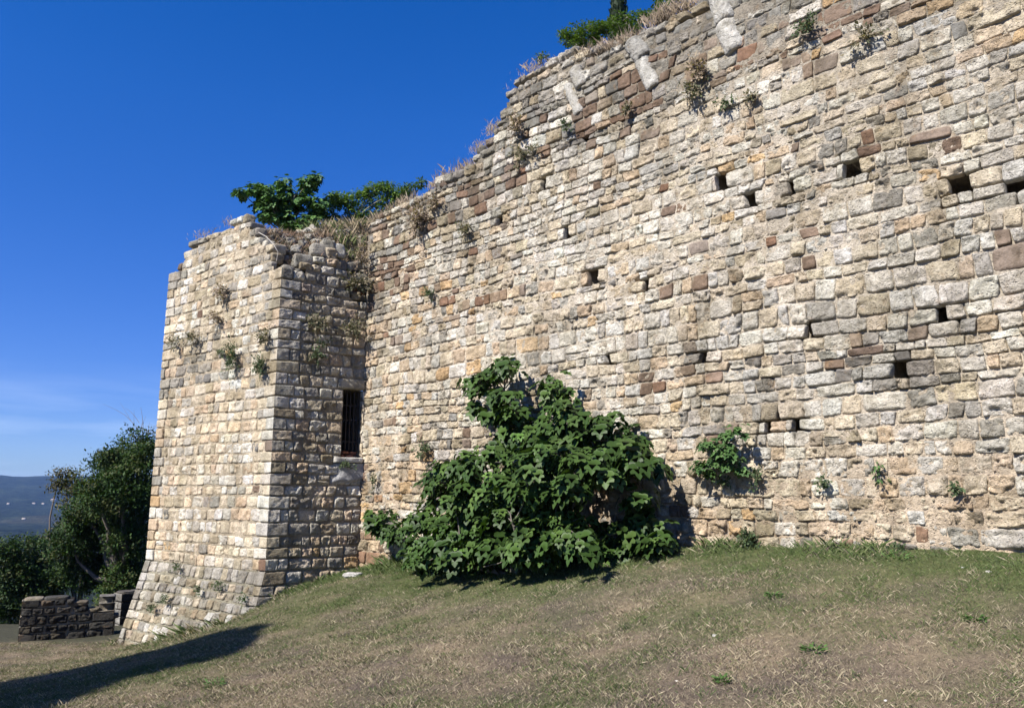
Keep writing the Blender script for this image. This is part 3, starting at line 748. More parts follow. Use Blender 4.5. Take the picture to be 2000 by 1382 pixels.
# keep the mound a little inside the facing
inn = .13
PX = PX-(n3[0]*inn)*(V < .3)-(n2[0]*inn)*(U < .2); PY = PY-(n3[1]*inn)*(V < .3)-(n2[1]*inn)*(U < .2)
mnd = np.stack([PX, PY, Hh], -1)
id_ = np.arange(U.size).reshape(U.shape)
cc = np.array([.20, .165, .12])*(1+.5*fbm(np.stack([U*5, V*5, U*0], -1), 3, 72)[..., None])
mb.add(mnd.reshape(-1, 3), np.stack([id_[:-1, :-1], id_[1:, :-1], id_[1:, 1:], id_[:-1, 1:]], -1).reshape(-1, 4), cc.reshape(-1, 3))
for line in (mnd[0], mnd[-1], mnd[:, 0], mnd[:, -1]):
    b2 = line.copy(); b2[:, 2] -= 1.5; m_ = len(line)
    mb.add(np.vstack([line, b2]), np.array([[i, i+1, m_+i+1, m_+i] for i in range(m_-1)]), np.array([.2, .17, .12]))
for i in range(420):
    a = rng.integers(0, 55); b = rng.integers(0, 60)
    if rng.random() < .6: a = int(a*.55)
    s = rng.uniform(.06, .22)
    add_boulder(mb, mnd[b, a]+np.array([0, 0, s*.1]), (s*1.3, s, s*.8), pick([.2, .25, 0, .1, .2, .15, 3, 1.2, 1.0, .2], rng), rng=rng)
# ragged stones standing on the broken side and front tops
for a, b, w, hh in [(592, 512, 46, 34), (622, 490, 40, 30), (640, 482, 34, 30), (660, 492, 30, 34), (560, 530, 28, 26), (640, 512, 36, 30), (663, 520, 30, 26), (678, 548, 40, 24), (704, 545, 34, 22), (690, 520, 40, 20), (540, 505, 30, 26), (525, 480, 26, 22), (508, 456, 28, 20), (486, 430, 26, 22)]:
    if a > 550: P = hit(a, b, P2, n2, -.16)
    else: P = hit(a, b, P2, n3, -.16)
    k = P[1]/F
    add_boulder(mb, P, (w*k*.86, .22, hh*k*.9), pick([.2, .3, 0, 0, .05, 0, 3, .8, .5, .4], rng), R=np.array([[e2[0], -n2[0], 0], [e2[1], -n2[1], 0], [0, 0, 1.]])@rand_tilt(rng, .07), rng=rng, amp=.08)
mb.build('rubble_top', M_STONE, tower)

# ------------------------------------------------------------------ GROUND
mb = MB()
def axis(lo, hi, fine_lo, fine_hi, st):
    mid_ = np.arange(fine_lo, fine_hi, st); a = fine_lo-np.geomspace(st, fine_lo-lo+st, 22)[::-1]; b = fine_hi+np.geomspace(st, hi-fine_hi+st, 22)
    return np.concatenate([a, mid_, b])
xs = axis(-70, 60, -18, 11, .09); ys = axis(-40, 75, 1, 24, .09)
X, Y = np.meshgrid(xs, ys); Zg = gz(X, Y)
def grass_mix(x, y):
    """0 dry .. 1 green"""
    z = np.zeros_like(x)
    dwall = -( (x-P1[0])*-mn[0]+(y-P1[1])*-mn[1])          # metres in front of the main wall
    dwall = (x-P1[0])*mn[0]+(y-P1[1])*mn[1]
    g = .30+.85*fbm(np.stack([x*.45, y*.8, z], -1), 4, 101, .6)
    g = g+1.0*np.exp(-(np.clip(dwall, 0, 9)/1.3)**2)+.12*np.exp(-((x+3.5)/2.5)**2-((y-11.5)/2)**2)
    g = g+.45*fbm(np.stack([x*2.6, y*3.4, z+5], -1), 3, 103, .6)
    g = g-.14*np.exp(-((x-3)/5)**2-((y-5.5)/2.2)**2)
    g = g-.15*np.exp(-((x+9)/3)**2-((y-13)/3)**2)
    return np.clip(g, 0, 1)
gm = grass_mix(X, Y)
soil = np.clip(.5+1.3*fbm(np.stack([X*1.6, Y*2.2, X*0], -1), 4, 105), 0, 1)
dry = np.array([.26, .205, .145]); sl = np.array([.135, .108, .092]); grn = np.array([.10, .115, .05])
c = (dry*(1-soil[..., None])+sl*soil[..., None])*(1-gm[..., None])+grn*gm[..., None]
path = np.clip((Y-17.2)/.5, 0, 1)*np.clip((-X-8.5)/.5, 0, 1)
c = c*(1-path[..., None])+path[..., None]*np.array([.07, .07, .05])
id_ = np.arange(X.size).reshape(X.shape)
mb.add(np.stack([X, Y, Zg], -1).reshape(-1, 3), np.stack([id_[:-1, :-1], id_[:-1, 1:], id_[1:, 1:], id_[1:, :-1]], -1).reshape(-1, 4), c.reshape(-1, 3))
tag(mb.build('ground', M_GROUND), 'sloping lawn of dry and green grass', None, None, 'structure')

# grass blades
def inside_walls(x, y):
    dm = (x-P1[0])*mn[0]+(y-P1[1])*mn[1]
    dt = (x-P2[0])*n3[0]+(y-P2[1])*n3[1]; ds = (x-P2[0])*n2[0]+(y-P2[1])*n2[1]
    return (dm < .02) | ((dt < .0) & (ds < .02) & (x > P3[0]-.2)) 
rng = np.random.default_rng(71)
def blades(mb, x, y, hgt, wid, col, rng, lean=.5):
    n = len(x); z = gz(x, y); th = rng.uniform(0, 2*np.pi, n); ln = rng.normal(0, lean, (n, 2))*hgt[:, None]
    wx = np.cos(th)*wid/2; wy = np.sin(th)*wid/2
    b = np.stack([x, y, z-.006], -1)
    v = np.stack([b-np.stack([wx, wy, 0*wx], -1), b+np.stack([wx, wy, 0*wx], -1),
                  b+np.stack([ln[:, 0]*.45+wx*.7, ln[:, 1]*.45+wy*.7, hgt*.62], -1), b+np.stack([ln[:, 0], ln[:, 1], hgt], -1)], 1)
    f = np.arange(n)[:, None]*4
    mb.add(v.reshape(-1, 3), np.concatenate([f+0, f+1, f+2, f+3], 1), np.repeat(col, 4, 0))
mb = MB(); n = 1150000
th = rng.uniform(math.radians(-40), math.radians(40), n); r = 4.3+16.5*rng.random(n)**.95
x = np.sin(th)*r; y = np.cos(th)*r
cl = fbm(np.stack([x*3.2, y*3.2, x*0], -1), 3, 111); keep = (rng.random(n) < .74+.9*cl) & ~inside_walls(x, y) & ~((y > 17.4) & (x < -8.6))
x = x[keep]; y = y[keep]; r = r[keep]; cl = cl[keep]
g = grass_mix(x, y); isg = rng.random(len(x)) < (.12+.85*g)
dwall = (x-P1[0])*mn[0]+(y-P1[1])*mn[1]
dtw = np.maximum((x-P2[0])*n3[0]+(y-P2[1])*n3[1]-.25, (x-P2[0])*n2[0]+(y-P2[1])*n2[1])
near = np.exp(-np.clip(np.minimum(dwall, np.where(x < P1[0]+.3, np.abs(dtw), 9)), 0, 9)/.35)
hgt = rng.uniform(.010, .034, len(x))*(1+.8*np.clip(cl, 0, 1))+near*rng.uniform(0, .20, len(x))*(rng.random(len(x)) < .6)*np.clip(.6+2*fbm(np.stack([x*1.3, y*1.3, x*0], -1), 2, 119), .1, 1.5)
pal_d = np.array([[.33, .28, .19], [.25, .205, .14], [.17, .135, .105], [.40, .34, .24], [.12, .095, .08]]); pal_g = np.array([[.085, .12, .04], [.065, .095, .035], [.11, .14, .05], [.13, .15, .07]])
col = np.where(isg[:, None], pal_g[rng.integers(0, 4, len(x))], pal_d[rng.integers(0, 5, len(x))])*rng.uniform(.75, 1.2, (len(x), 1))
blades(mb, x, y, hgt, rng.uniform(.0016, .0034, len(x))*(1+r/14), col, rng, .75)
# straw clumps standing higher
nc = 800; cth = rng.uniform(-.7, .7, nc); cr_ = 5+12*rng.random(nc); cx = np.sin(cth)*cr_; cy = np.cos(cth)*cr_
k = 16; x = np.repeat(cx, k)+rng.normal(0, .045, nc*k); y = np.repeat(cy, k)+rng.normal(0, .03, nc*k)
kk = ~inside_walls(x, y) & ~((y > 17.4) & (x < -8.6)); straw = np.repeat(rng.random(nc) < .55, k)
col = np.where(straw[:, None], np.array([[.34, .29, .20]]), np.array([[.075, .10, .04]]))*rng.uniform(.7, 1.15, (nc*k, 1)); hg = rng.uniform(.03, .075, nc*k)
blades(mb, x[kk], y[kk], hg[kk], np.full(kk.sum(), .0035), col[kk], rng, .55)
tag(mb.build('grass', M_GRASS, smooth=False), 'short patchy dry and green grass on the slope below the wall', None, None, 'stuff')

# ------------------------------------------------------------------ FAR COUNTRY
mb = MB()
yy = np.geomspace(30, 9000, 220); tt_ = np.linspace(-1.25, 1.25, 420)
Y, T = np.meshgrid(yy, tt_, indexing='ij'); X = Y*np.tan(T*.85)
def far_z(x, y):
    d = np.hypot(x, y)
    q = np.stack([x/900., y/900., x*0], -1)
    v = -6-70*(1-np.exp(-(d-30)/260.))
    rid = np.interp(d, [0, 1300, 2300, 3600, 4200, 9000], [0, 0, 34, 132, 142, 60])
    far = rid*(1+.10*fbm(q*2.4, 4, 202))+(rid > 1)*12*fbm(q*9, 4, 203)
    mid_ = 40*np.exp(-((d-1100)/420)**2)*(.6+.7*fbm(q*3, 3, 204))
    return v+far+mid_
Zf = far_z(X, Y)
nf = fbm(np.stack([X/60, Y/60, X*0], -1), 5, 205, .65); fld = fbm(np.stack([X/240, Y/340, X*0], -1), 3, 206)
c = np.array([.020, .027, .016])*(1+.7*nf[..., None]); fm_ = .16*np.clip((fld-.34)*6, 0, 1)*np.clip((2600-np.hypot(X, Y))/400, 0, 1)
c = c*(1-fm_[..., None]*.8)+fm_[..., None]*.8*np.array([.20, .17, .10])
id_ = np.arange(X.size).reshape(X.shape)
mb.add(np.stack([X, Y, Zf], -1).reshape(-1, 3), np.stack([id_[:-1, :-1], id_[:-1, 1:], id_[1:, 1:], id_[1:, :-1]], -1).reshape(-1, 4), c.reshape(-1, 3))
def hill_mat():
    m, nt, b, out = new_mat('wooded_hills'); at = N(nt, 'ShaderNodeAttribute', attribute_name='Col'); tc = N(nt, 'ShaderNodeTexCoord')
    n1 = noise(nt, tc.outputs['Object'], .02, 8, .75); n2_ = noise(nt, tc.outputs['Object'], .12, 4, .7)
    c = mixc(nt, 1.0, at.outputs['Color'], ramp(nt, n1, .35, .65, (.45, .5, .5), (1.7, 1.6, 1.4)), 'MULTIPLY')
    c = mixc(nt, 1.0, c, ramp(nt, n2_, .35, .65, (.6, .6, .6), (1.4, 1.4, 1.4)), 'MULTIPLY')
    nt.links.new(c, b.inputs['Base Color']); b.inputs['Roughness'].default_value = 1; b.inputs['Specular IOR Level'].default_value = 0
    bp = N(nt, 'ShaderNodeBump'); bp.inputs['Distance'].default_value = 12; nt.links.new(n1, bp.inputs['Height']); nt.links.new(bp.outputs[0], b.inputs['Normal'])
    return m
tag(mb.build('hills', hill_mat()), 'wooded blue hills beyond the valley', None, None, 'structure')

def house(px, py, w, label):
    # walk along the ray until it meets the far terrain
    r = ray(px, py); r = r/np.linalg.norm(r); t = 300.
    while t < 6000:
        P = EYE+r*t
        if P[2] < float(far_z(np.array([P[0]]), np.array([P[1]]))[0]): break
        t += 8
    root = empty('farmhouse', tuple(P), label, 'house', 'far farmhouses in the valley'); d = w*.65; h = w*.38
    m = MB(); v = np.array([(x, y, z) for z in (-3, h) for x, y in ((-w/2, -d/2), (w/2, -d/2), (w/2, d/2), (-w/2, d/2))]+[(-w/2, 0, h+w*.16), (w/2, 0, h+w*.16)])+P
    m.add(v[:8], np.array([[0, 1, 5, 4], [1, 2, 6, 5], [2, 3, 7, 6], [3, 0, 4, 7]]), np.array([.34, .33, .31])); m.add(v[[0+4, 3+4, 8, 5, 6, 9]], np.array([[0, 2, 1], [3, 4, 5]]), np.array([.34, .33, .31]))
    m.build('wall', M_WALLHOUSE, root, False)
    m = MB(); o = np.array([0, 0, .25]); rv = np.array([(-w*.54, -d*.58, h-.5), (w*.54, -d*.58, h-.5), (w*.54, 0, h+w*.17), (-w*.54, 0, h+w*.17), (w*.54, d*.58, h-.5), (-w*.54, d*.58, h-.5)])+P+o
    m.add(rv, np.array([[0, 1, 2, 3], [3, 2, 4, 5]]), np.array([.33, .27, .22])); m.build('roof', M_WALLHOUSE, root, False)
house(104, 978, 11, 'white farmhouse on the far hillside, the brightest and farthest right of the distant houses')
house(84, 984, 6, 'small pale house just left of the bright farmhouse on the far hillside')
house(66, 984, 7, 'tiny pale house in the woods, middle one of the distant houses')
house(16, 984, 6, 'tiny pale house at the far left of the wooded hillside')
house(46, 1014, 6, 'low pale farm building down in the valley, the lowest of the distant houses')

# ------------------------------------------------------------------ VEGETATION
def leaf_tpl(kind):
    if kind == 'fig':     # five lobes, folded along the midrib, tip along +x
        o = [(0, 0), (-.06, .16), (.02, .36), (.20, .46), (.30, .42), (.34, .24), (.52, .44), (.68, .42), (.66, .20), (.80, .17), (.93, .08), (1.02, 0)]
        up = [(a, b, -.22*b*b-.20*a*a+.10*b) for a, b in o]; dn = [(a, -b, -.22*b*b-.20*a*a+.10*b) for a, b in o[1:-1]]
        mid_ = [(.33, 0, -.055), (.66, 0, -.11)]
        v = up+dn+mid_; nU = len(o); M0, M1 = nU+len(dn), nU+len(dn)+1
        f = []
        L_ = list(range(nU)); R = [0]+[nU+i for i in range(len(dn))]+[nU-1]
        for S, flip in ((L_, 0), (R, 1)):
            for i in range(len(S)-1):
                c_ = M0 if i < 5 else M1
                f.append((S[i], c_, S[i+1]) if flip else (S[i], S[i+1], c_))
            f.append((M0, M1, S[5]) if not flip else (M0, S[5], M1))
            f.append((M0, 0, S[0]) if False else (M1, S[-1], S[-1])) if False else None
        f = [t for t in f if t is not None]
        return np.array(v, float), np.array(f)
    if kind == 'oval':
        v = [(0, 0, 0), (.3, .2, -.02), (.7, .17, -.08), (1, 0, -.16), (.7, -.17, -.08), (.3, -.2, -.02), (.5, 0, .0)]
        return np.array(v), np.array([(0, 1, 6), (1, 2, 6), (2, 3, 6), (3, 4, 6), (4, 5, 6), (5, 0, 6)])
    if kind == 'simple':
        v = [(0, 0, 0), (.5, .26, -.03), (1, 0, -.12), (.5, -.26, -.03)]
        return np.array(v), np.array([(0, 1, 2), (0, 2, 3)])
def frames(dirv, nrm):
    d = dirv/np.linalg.norm(dirv, axis=1)[:, None]; s = np.cross(nrm, d); s /= np.linalg.norm(s, axis=1)[:, None]+1e-9; n = np.cross(d, s)
    return np.stack([d, s, n], 2)
def add_leaves(mb, pos, dirv, nrm, size, col, kind):
    tv, tf = leaf_tpl(kind); Rm = frames(dirv, nrm); n = len(pos)
    sz = size[:, None]*np.array([1, 1, 1]); wob = np.random.default_rng(1).uniform(.8, 1.15, (n, 1))
    loc = tv[None]*np.stack([size, size*wob[:, 0], size], -1)[:, None, :]
    V = pos[:, None, :]+np.einsum('nij,nkj->nki', Rm, loc)
    f = tf[None]+(np.arange(n)*len(tv))[:, None, None]
    mb.add(V.reshape(-1, 3), f.reshape(-1, 3), np.repeat(col, len(tv), 0))
def tube(mb, pts, rad, col, sides=6):
    pts = np.asarray(pts, float); n = len(pts); rad = np.linspace(rad[0], rad[1], n)
    t = np.gradient(pts, axis=0); t /= np.linalg.norm(t, axis=1)[:, None]+1e-9
    a = np.cross(t, np.array([.3, .2, 1.])); a /= np.linalg.norm(a, axis=1)[:, None]+1e-9; b = np.cross(t, a)
    th = np.linspace(0, 2*np.pi, sides, endpoint=False)
    V = pts[:, None]+rad[:, None, None]*(np.cos(th)[None, :, None]*a[:, None]+np.sin(th)[None, :, None]*b[:, None])
    id_ = np.arange(n*sides).reshape(n, sides); id2 = np.roll(id_, -1, 1)
    mb.add(V.reshape(-1, 3), np.stack([id_[:-1], id2[:-1], id2[1:], id_[1:]], -1).reshape(-1, 4), np.array(col))
def curve_pts(a, b, bend, n=8, rng=RNG):
    a = np.asarray(a, float); b = np.asarray(b, float); t = np.linspace(0, 1, n)[:, None]; L_ = np.linalg.norm(b-a)
    k = rng.normal(0, bend*L_, 3); p = a+(b-a)*t+np.sin(t*np.pi)*k
    return p+np.sin(t*np.pi)*rng.normal(0, .012*L_, (n, 3))
def in_poly(x, y, poly):
    c = False; j = len(poly)-1
    for i in range(len(poly)):
        xi, yi = poly[i]; xj, yj = poly[j]
        if (yi > y) != (yj > y) and x < (xj-xi)*(y-yi)/(yj-yi)+xi: c = not c
        j = i
    return c
SUNV = np.array(sdir)
def rosette(mb, tips, k, size, rng, pal, kind, droop=.5, spread=1.0, outv=None, axis_=None):
    """leaves radiating from each twig tip"""
    n = len(tips)*k; base = np.repeat(tips, k, 0)
    th = rng.uniform(0, 2*np.pi, n); el = rng.uniform(-.5, 1.0, n)
    d = np.stack([np.cos(th)*np.cos(el), np.sin(th)*np.cos(el), np.sin(el)*.7], -1)
    if outv is not None: d = d+outv*rng.uniform(.1, .8, (n, 1))
    d /= np.linalg.norm(d, axis=1)[:, None]
    pos = base+d*(size*spread*rng.uniform(.25, .95, (n, 1)))
    dv = d+np.array([0, 0, -1])*rng.uniform(droop*.4, droop*1.7, (n, 1))
    nr = np.array([0, 0, 1.])+d*.7+SUNV*.45+rng.normal(0, .35, (n, 3))
    sz = size*rng.uniform(.42, 1.2, n)
    col = pal[rng.integers(0, len(pal), n)]*rng.uniform(.75, 1.25, (n, 1))
    add_leaves(mb, pos, dv, nr, sz, col, kind)
    return base, pos
PAL_FIG = np.array([[.038, .078, .022], [.045, .09, .026], [.032, .066, .020], [.055, .105, .03], [.040, .080, .026], [.07, .125, .04]])
PAL_SHR = np.array([[.060, .10, .022], [.08, .13, .028], [.045, .08, .02], [.11, .16, .035]])
PAL_OAK = np.array([[.026, .040, .015], [.034, .050, .018], [.022, .033, .014], [.05, .062, .022], [.06, .052, .024]])

# --- the big fig bush against the wall
rng = np.random.default_rng(91)
base_px = (1010, 1098)
root = hit(*base_px, P1, mn, .75); root[2] = float(gz(root[0], root[1]))
fig = empty('fig_tree', tuple(root), 'large spreading dark green fig bush growing against the foot of the wall', 'fig tree', 'fig plants')
poly = [(918, 750), (932, 726), (965, 716), (985, 703), (1002, 716), (1012, 745), (1018, 790), (1045, 815), (1058, 770), (1070, 745), (1085, 740), (1098, 762), (1120, 800), (1150, 828), (1190, 815), (1215, 835), (1248, 850), (1265, 885), (1280, 930), (1290, 955), (1262, 948), (1240, 930),
        (1215, 920), (1195, 950), (1172, 990), (1150, 1040), (1120, 1060), (1085, 1068), (1050, 1090), (1000, 1096), (930, 1100), (860, 1094), (800, 1090), (788, 1080), (815, 1055), (835, 1035), (790, 1030), (745, 1038), (732, 1025), (735, 1010), (765, 1005), (800, 1018),
        (828, 1000), (832, 960), (848, 925), (880, 895), (915, 892), (950, 880), (975, 850), (960, 815), (930, 795), (920, 772)]
sat = [(1250, 1000, 26), (1275, 1040, 28), (1240, 1030, 22), (1215, 1060, 22), (1275, 1062, 18), (1180, 1065, 20), (745, 1020, 18), (760, 1010, 20), (785, 1040, 14), (1262, 985, 18), (830, 1085, 22), (870, 1098, 20), (910, 1100, 20), (950, 1102, 20), (990, 1102, 20), (1030, 1098, 20), (1070, 1085, 20), (1110, 1075, 18), (1145, 1068, 16), (1165, 1040, 16)]
tips = []
def px_tip(px, py, off): 
    P = hit(px, py, P1, mn, off); return P
tries = 0
while len(tips) < 240 and tries < 60000:
    tries += 1
    px = rng.uniform(700, 1320); py = rng.uniform(690, 1115)
    if not in_poly(px, py, poly): continue
    cx_, cy_ = 1010, 960
    e = min(1, math.hypot((px-cx_)/290, (py-cy_)/270))
    # edge distance -> thickness of the crown in front of the wall
    mx_ = .35+1.15*(1-e**2); off = .10+mx_*rng.random()**.6
    if py < 860: off = min(off, .25+.5*rng.random())
    if math.hypot((px-1200)/42, (py-985)/62) < 1 or math.hypot((px-1245)/28, (py-985)/26) < 1 or 0: continue
    # thinner window in the crown right of the middle
    if g2(px, py, 1165, 960, 45, 60) > .45 and rng.random() < .75: continue
    P = px_tip(px, py, off)
    if P[2] < float(gz(P[0], P[1]))+.06: continue
    if tips and min(np.linalg.norm(np.array(tips)-P, axis=1)) < .13: continue
    tips.append(P)
for a, b, r_ in sat:
    for _ in range(3):
        P = px_tip(a+rng.normal(0, r_*.4), b+rng.normal(0, r_*.4), rng.uniform(.15, .6)); P[2] = max(P[2], float(gz(P[0], P[1]))+.08); tips.append(P)
for a in range(815, 1150, 11):
    P = px_tip(a, 1072+rng.uniform(-14, 26)-max(0, a-1050)*.25, rng.uniform(.9, 1.65)); P[2] = max(P[2], float(gz(P[0], P[1]))+.13); tips.append(P)
tips = np.array(tips)
mb = MB(); outw = np.array([mn[0], mn[1], .1])
rosette(mb, tips, 12, .215, rng, PAL_FIG*np.array([.88, .84, .62]), 'fig', 1.15, 1.1, outw)
# young bright leaves at a few ends
rosette(mb, tips[rng.choice(len(tips), 26, replace=False)]+outw*.12, 3, .14, rng, np.array([[.10, .19, .04], [.13, .22, .05]]), 'fig', .6, 1.0, outw)
mb.build('foliage', M_FIG, fig)
mb = MB(); BK = (.14, .125, .105); BK2 = (.12, .105, .09)
majors = [px_tip(*q) for q in [(985, 760, .35), (1085, 790, .4), (1190, 860, .5), (1260, 920, .35), (1120, 900, .9), (980, 880, .8), (880, 940, .8), (820, 1020, .8), (770, 1025, .5), (900, 1060, 1.3), (1000, 1020, 1.5), (1100, 1040, 1.2), (1240, 1030, .4), (1030, 940, 1.2), (850, 1055, .9), (1160, 960, .5)]]
allp = []
for i, q in enumerate(majors):
    st = root+np.array([rng.normal(0, .12), rng.normal(0, .08), -.05]); p = curve_pts(st, q, .09, 14, rng); tube(mb, p, (.042, .011), BK, 7); allp.append(p)
allp = np.concatenate(allp)
for t in tips:
    d = np.linalg.norm(allp-t, axis=1)+.25*np.maximum(0, allp[:, 2]-t[2]); j = np.argmin(d)
    p = curve_pts(allp[j], t, .07, 6, rng); tube(mb, p, (.012, .005), BK2 if rng.random() < .6 else BK, 5)
# bare grey branch lying along the ground at the front
q = [hit(945, 1112, P1, mn, 1.5), hit(985, 1106, P1, mn, 1.5), hit(1015, 1095, P1, mn, 1.3)]
tube(mb, curve_pts(q[0], q[2], .05, 10, rng)+np.array([0, 0, .04]), (.005, .011), BK, 6)
mb.build('branches', M_BARK, fig)
# figs
for a, b in [(1103, 800), (1098, 812), (1050, 868), (1046, 862), (1005, 966), (1012, 958), (934, 880), (958, 848), (1190, 905), (880, 960), (1075, 905)]:
    P = px_tip(a, b, .75); s = rng.uniform(.035, .05)
    v = CSV/np.linalg.norm(CSV, axis=1)[:, None]*s/2; v = v*np.array([1, 1, 1.25]); mb = MB(); mb.add(v+P, CSF, np.array([.30, .32, .10, .5])); mb.build('fig_fruit', M_LEAF, fig)

# --- small fig saplings rooted in the wall
def wall_fig(px, py, clusters, size, label, face=(P1, mn), k=10, pal=None, name='fig_sapling', cat='plant', kind='fig', mat=None, off=(.06, .3), droop=.8, seed=1):
    rng = np.random.default_rng(seed); p0, nn_ = face
    r0 = hit(px, py, p0, nn_, .0); o = empty(name, tuple(r0), label, cat)
    t = []
    for (a, b, r_, n_) in clusters:
        for _ in range(n_): t.append(hit(a+rng.normal(0, r_*.45), b+rng.normal(0, r_*.45), p0, nn_, rng.uniform(*off)))
    t = np.array(t); m = MB(); rosette(m, t, k, size, rng, pal if pal is not None else PAL_FIG*1.25, kind, droop, 1.1, np.array([nn_[0], nn_[1], .1]))
    m.build('foliage', mat or M_FIG, o); m = MB()
    for q in t: tube(m, curve_pts(r0, q, .1, 6, rng), (.010, .004), (.2, .19, .15), 5)
    m.build('stems', M_BARK, o); return o
wall_fig(1405, 912, [(1430, 850, 14, 4), (1385, 868, 16, 3), (1418, 875, 16, 4), (1405, 895, 20, 5), (1375, 912, 14, 4), (1430, 905, 16, 5), (1440, 918, 10, 2)], .115, 'small bright fig sapling hanging from the wall right of the big fig bush', seed=3, k=8)
wall_fig(1718, 925, [(1712, 922, 10, 3), (1722, 935, 8, 3), (1716, 912, 6, 2)], .055, 'small green weed sprouting low on the wall, far right', name='wall_weed', kind='oval', mat=M_LEAF, k=8, off=(.03, .1), seed=5)

# --- hanging tufts on masonry (pellitory and dry capers)
def tuft(px, py, w, h, label, face, dryness=0.0, n=160, name='wall_plant', seed=0, down=.6, group='small plants rooted in the masonry', off0=.03):
    rng = np.random.default_rng(seed+1000); p0, nn_ = face
    base = hit(px, py, p0, nn_, off0); k = np.linalg.norm(base-EYE)/F; W_, H_ = w*k, h*k
    o = empty(name, tuple(base), label, 'plant', group)
    sd = np.array([-nn_[1], nn_[0], 0.]); n3_ = np.array([nn_[0], nn_[1], 0.])
    m = MB(); 
    ns = max(14, n//6)
    ends = base+sd*(rng.normal(0, W_*.33, (ns, 1)))+np.array([0, 0, 1])*rng.normal(-H_*(down-.5)*.6, H_*.33, (ns, 1))+n3_*rng.uniform(.02, .5*min(W_, H_)+.05, (ns, 1))
    for e in ends:
        p = curve_pts(base, e, .12, 5, rng); tube(m, p, (.003, .0015), (.26, .2, .14) if dryness > .5 else (.12, .13, .07), 3)
    m.build('stems', M_DRY, o)
    nl = int(n*1.5); j = rng.integers(0, ns, nl); t = rng.uniform(.35, 1.05, (nl, 1))
    pos = base+(ends[j]-base)*t+rng.normal(0, .02, (nl, 3)); dv = (ends[j]-base)+rng.normal(0, .12, (nl, 3))
    pal = np.array([[.055, .085, .035], [.07, .10, .045], [.04, .065, .03], [.10, .12, .06]]) if dryness < .5 else np.array([[.30, .23, .16], [.24, .18, .13], [.34, .27, .19], [.18, .14, .11]])
    if .3 < dryness < .7: pal = np.array([[.14, .13, .08], [.2, .17, .11], [.08, .09, .05], [.26, .21, .15]])
    m = MB(); add_leaves(m, pos, dv, rng.normal(0, 1, (nl, 3))+n3_+SUNV, rng.uniform(.028, .062, nl) if dryness < .5 else rng.uniform(.03, .075, nl), pal[rng.integers(0, 4, nl)]*rng.uniform(.7, 1.2, (nl, 1)), 'simple' if dryness < .5 else 'simple')
    m.build('leaves', M_LEAF, o)
    return o
FR, SI, MA = (P2, n3), (P2, n2), (P1, mn)
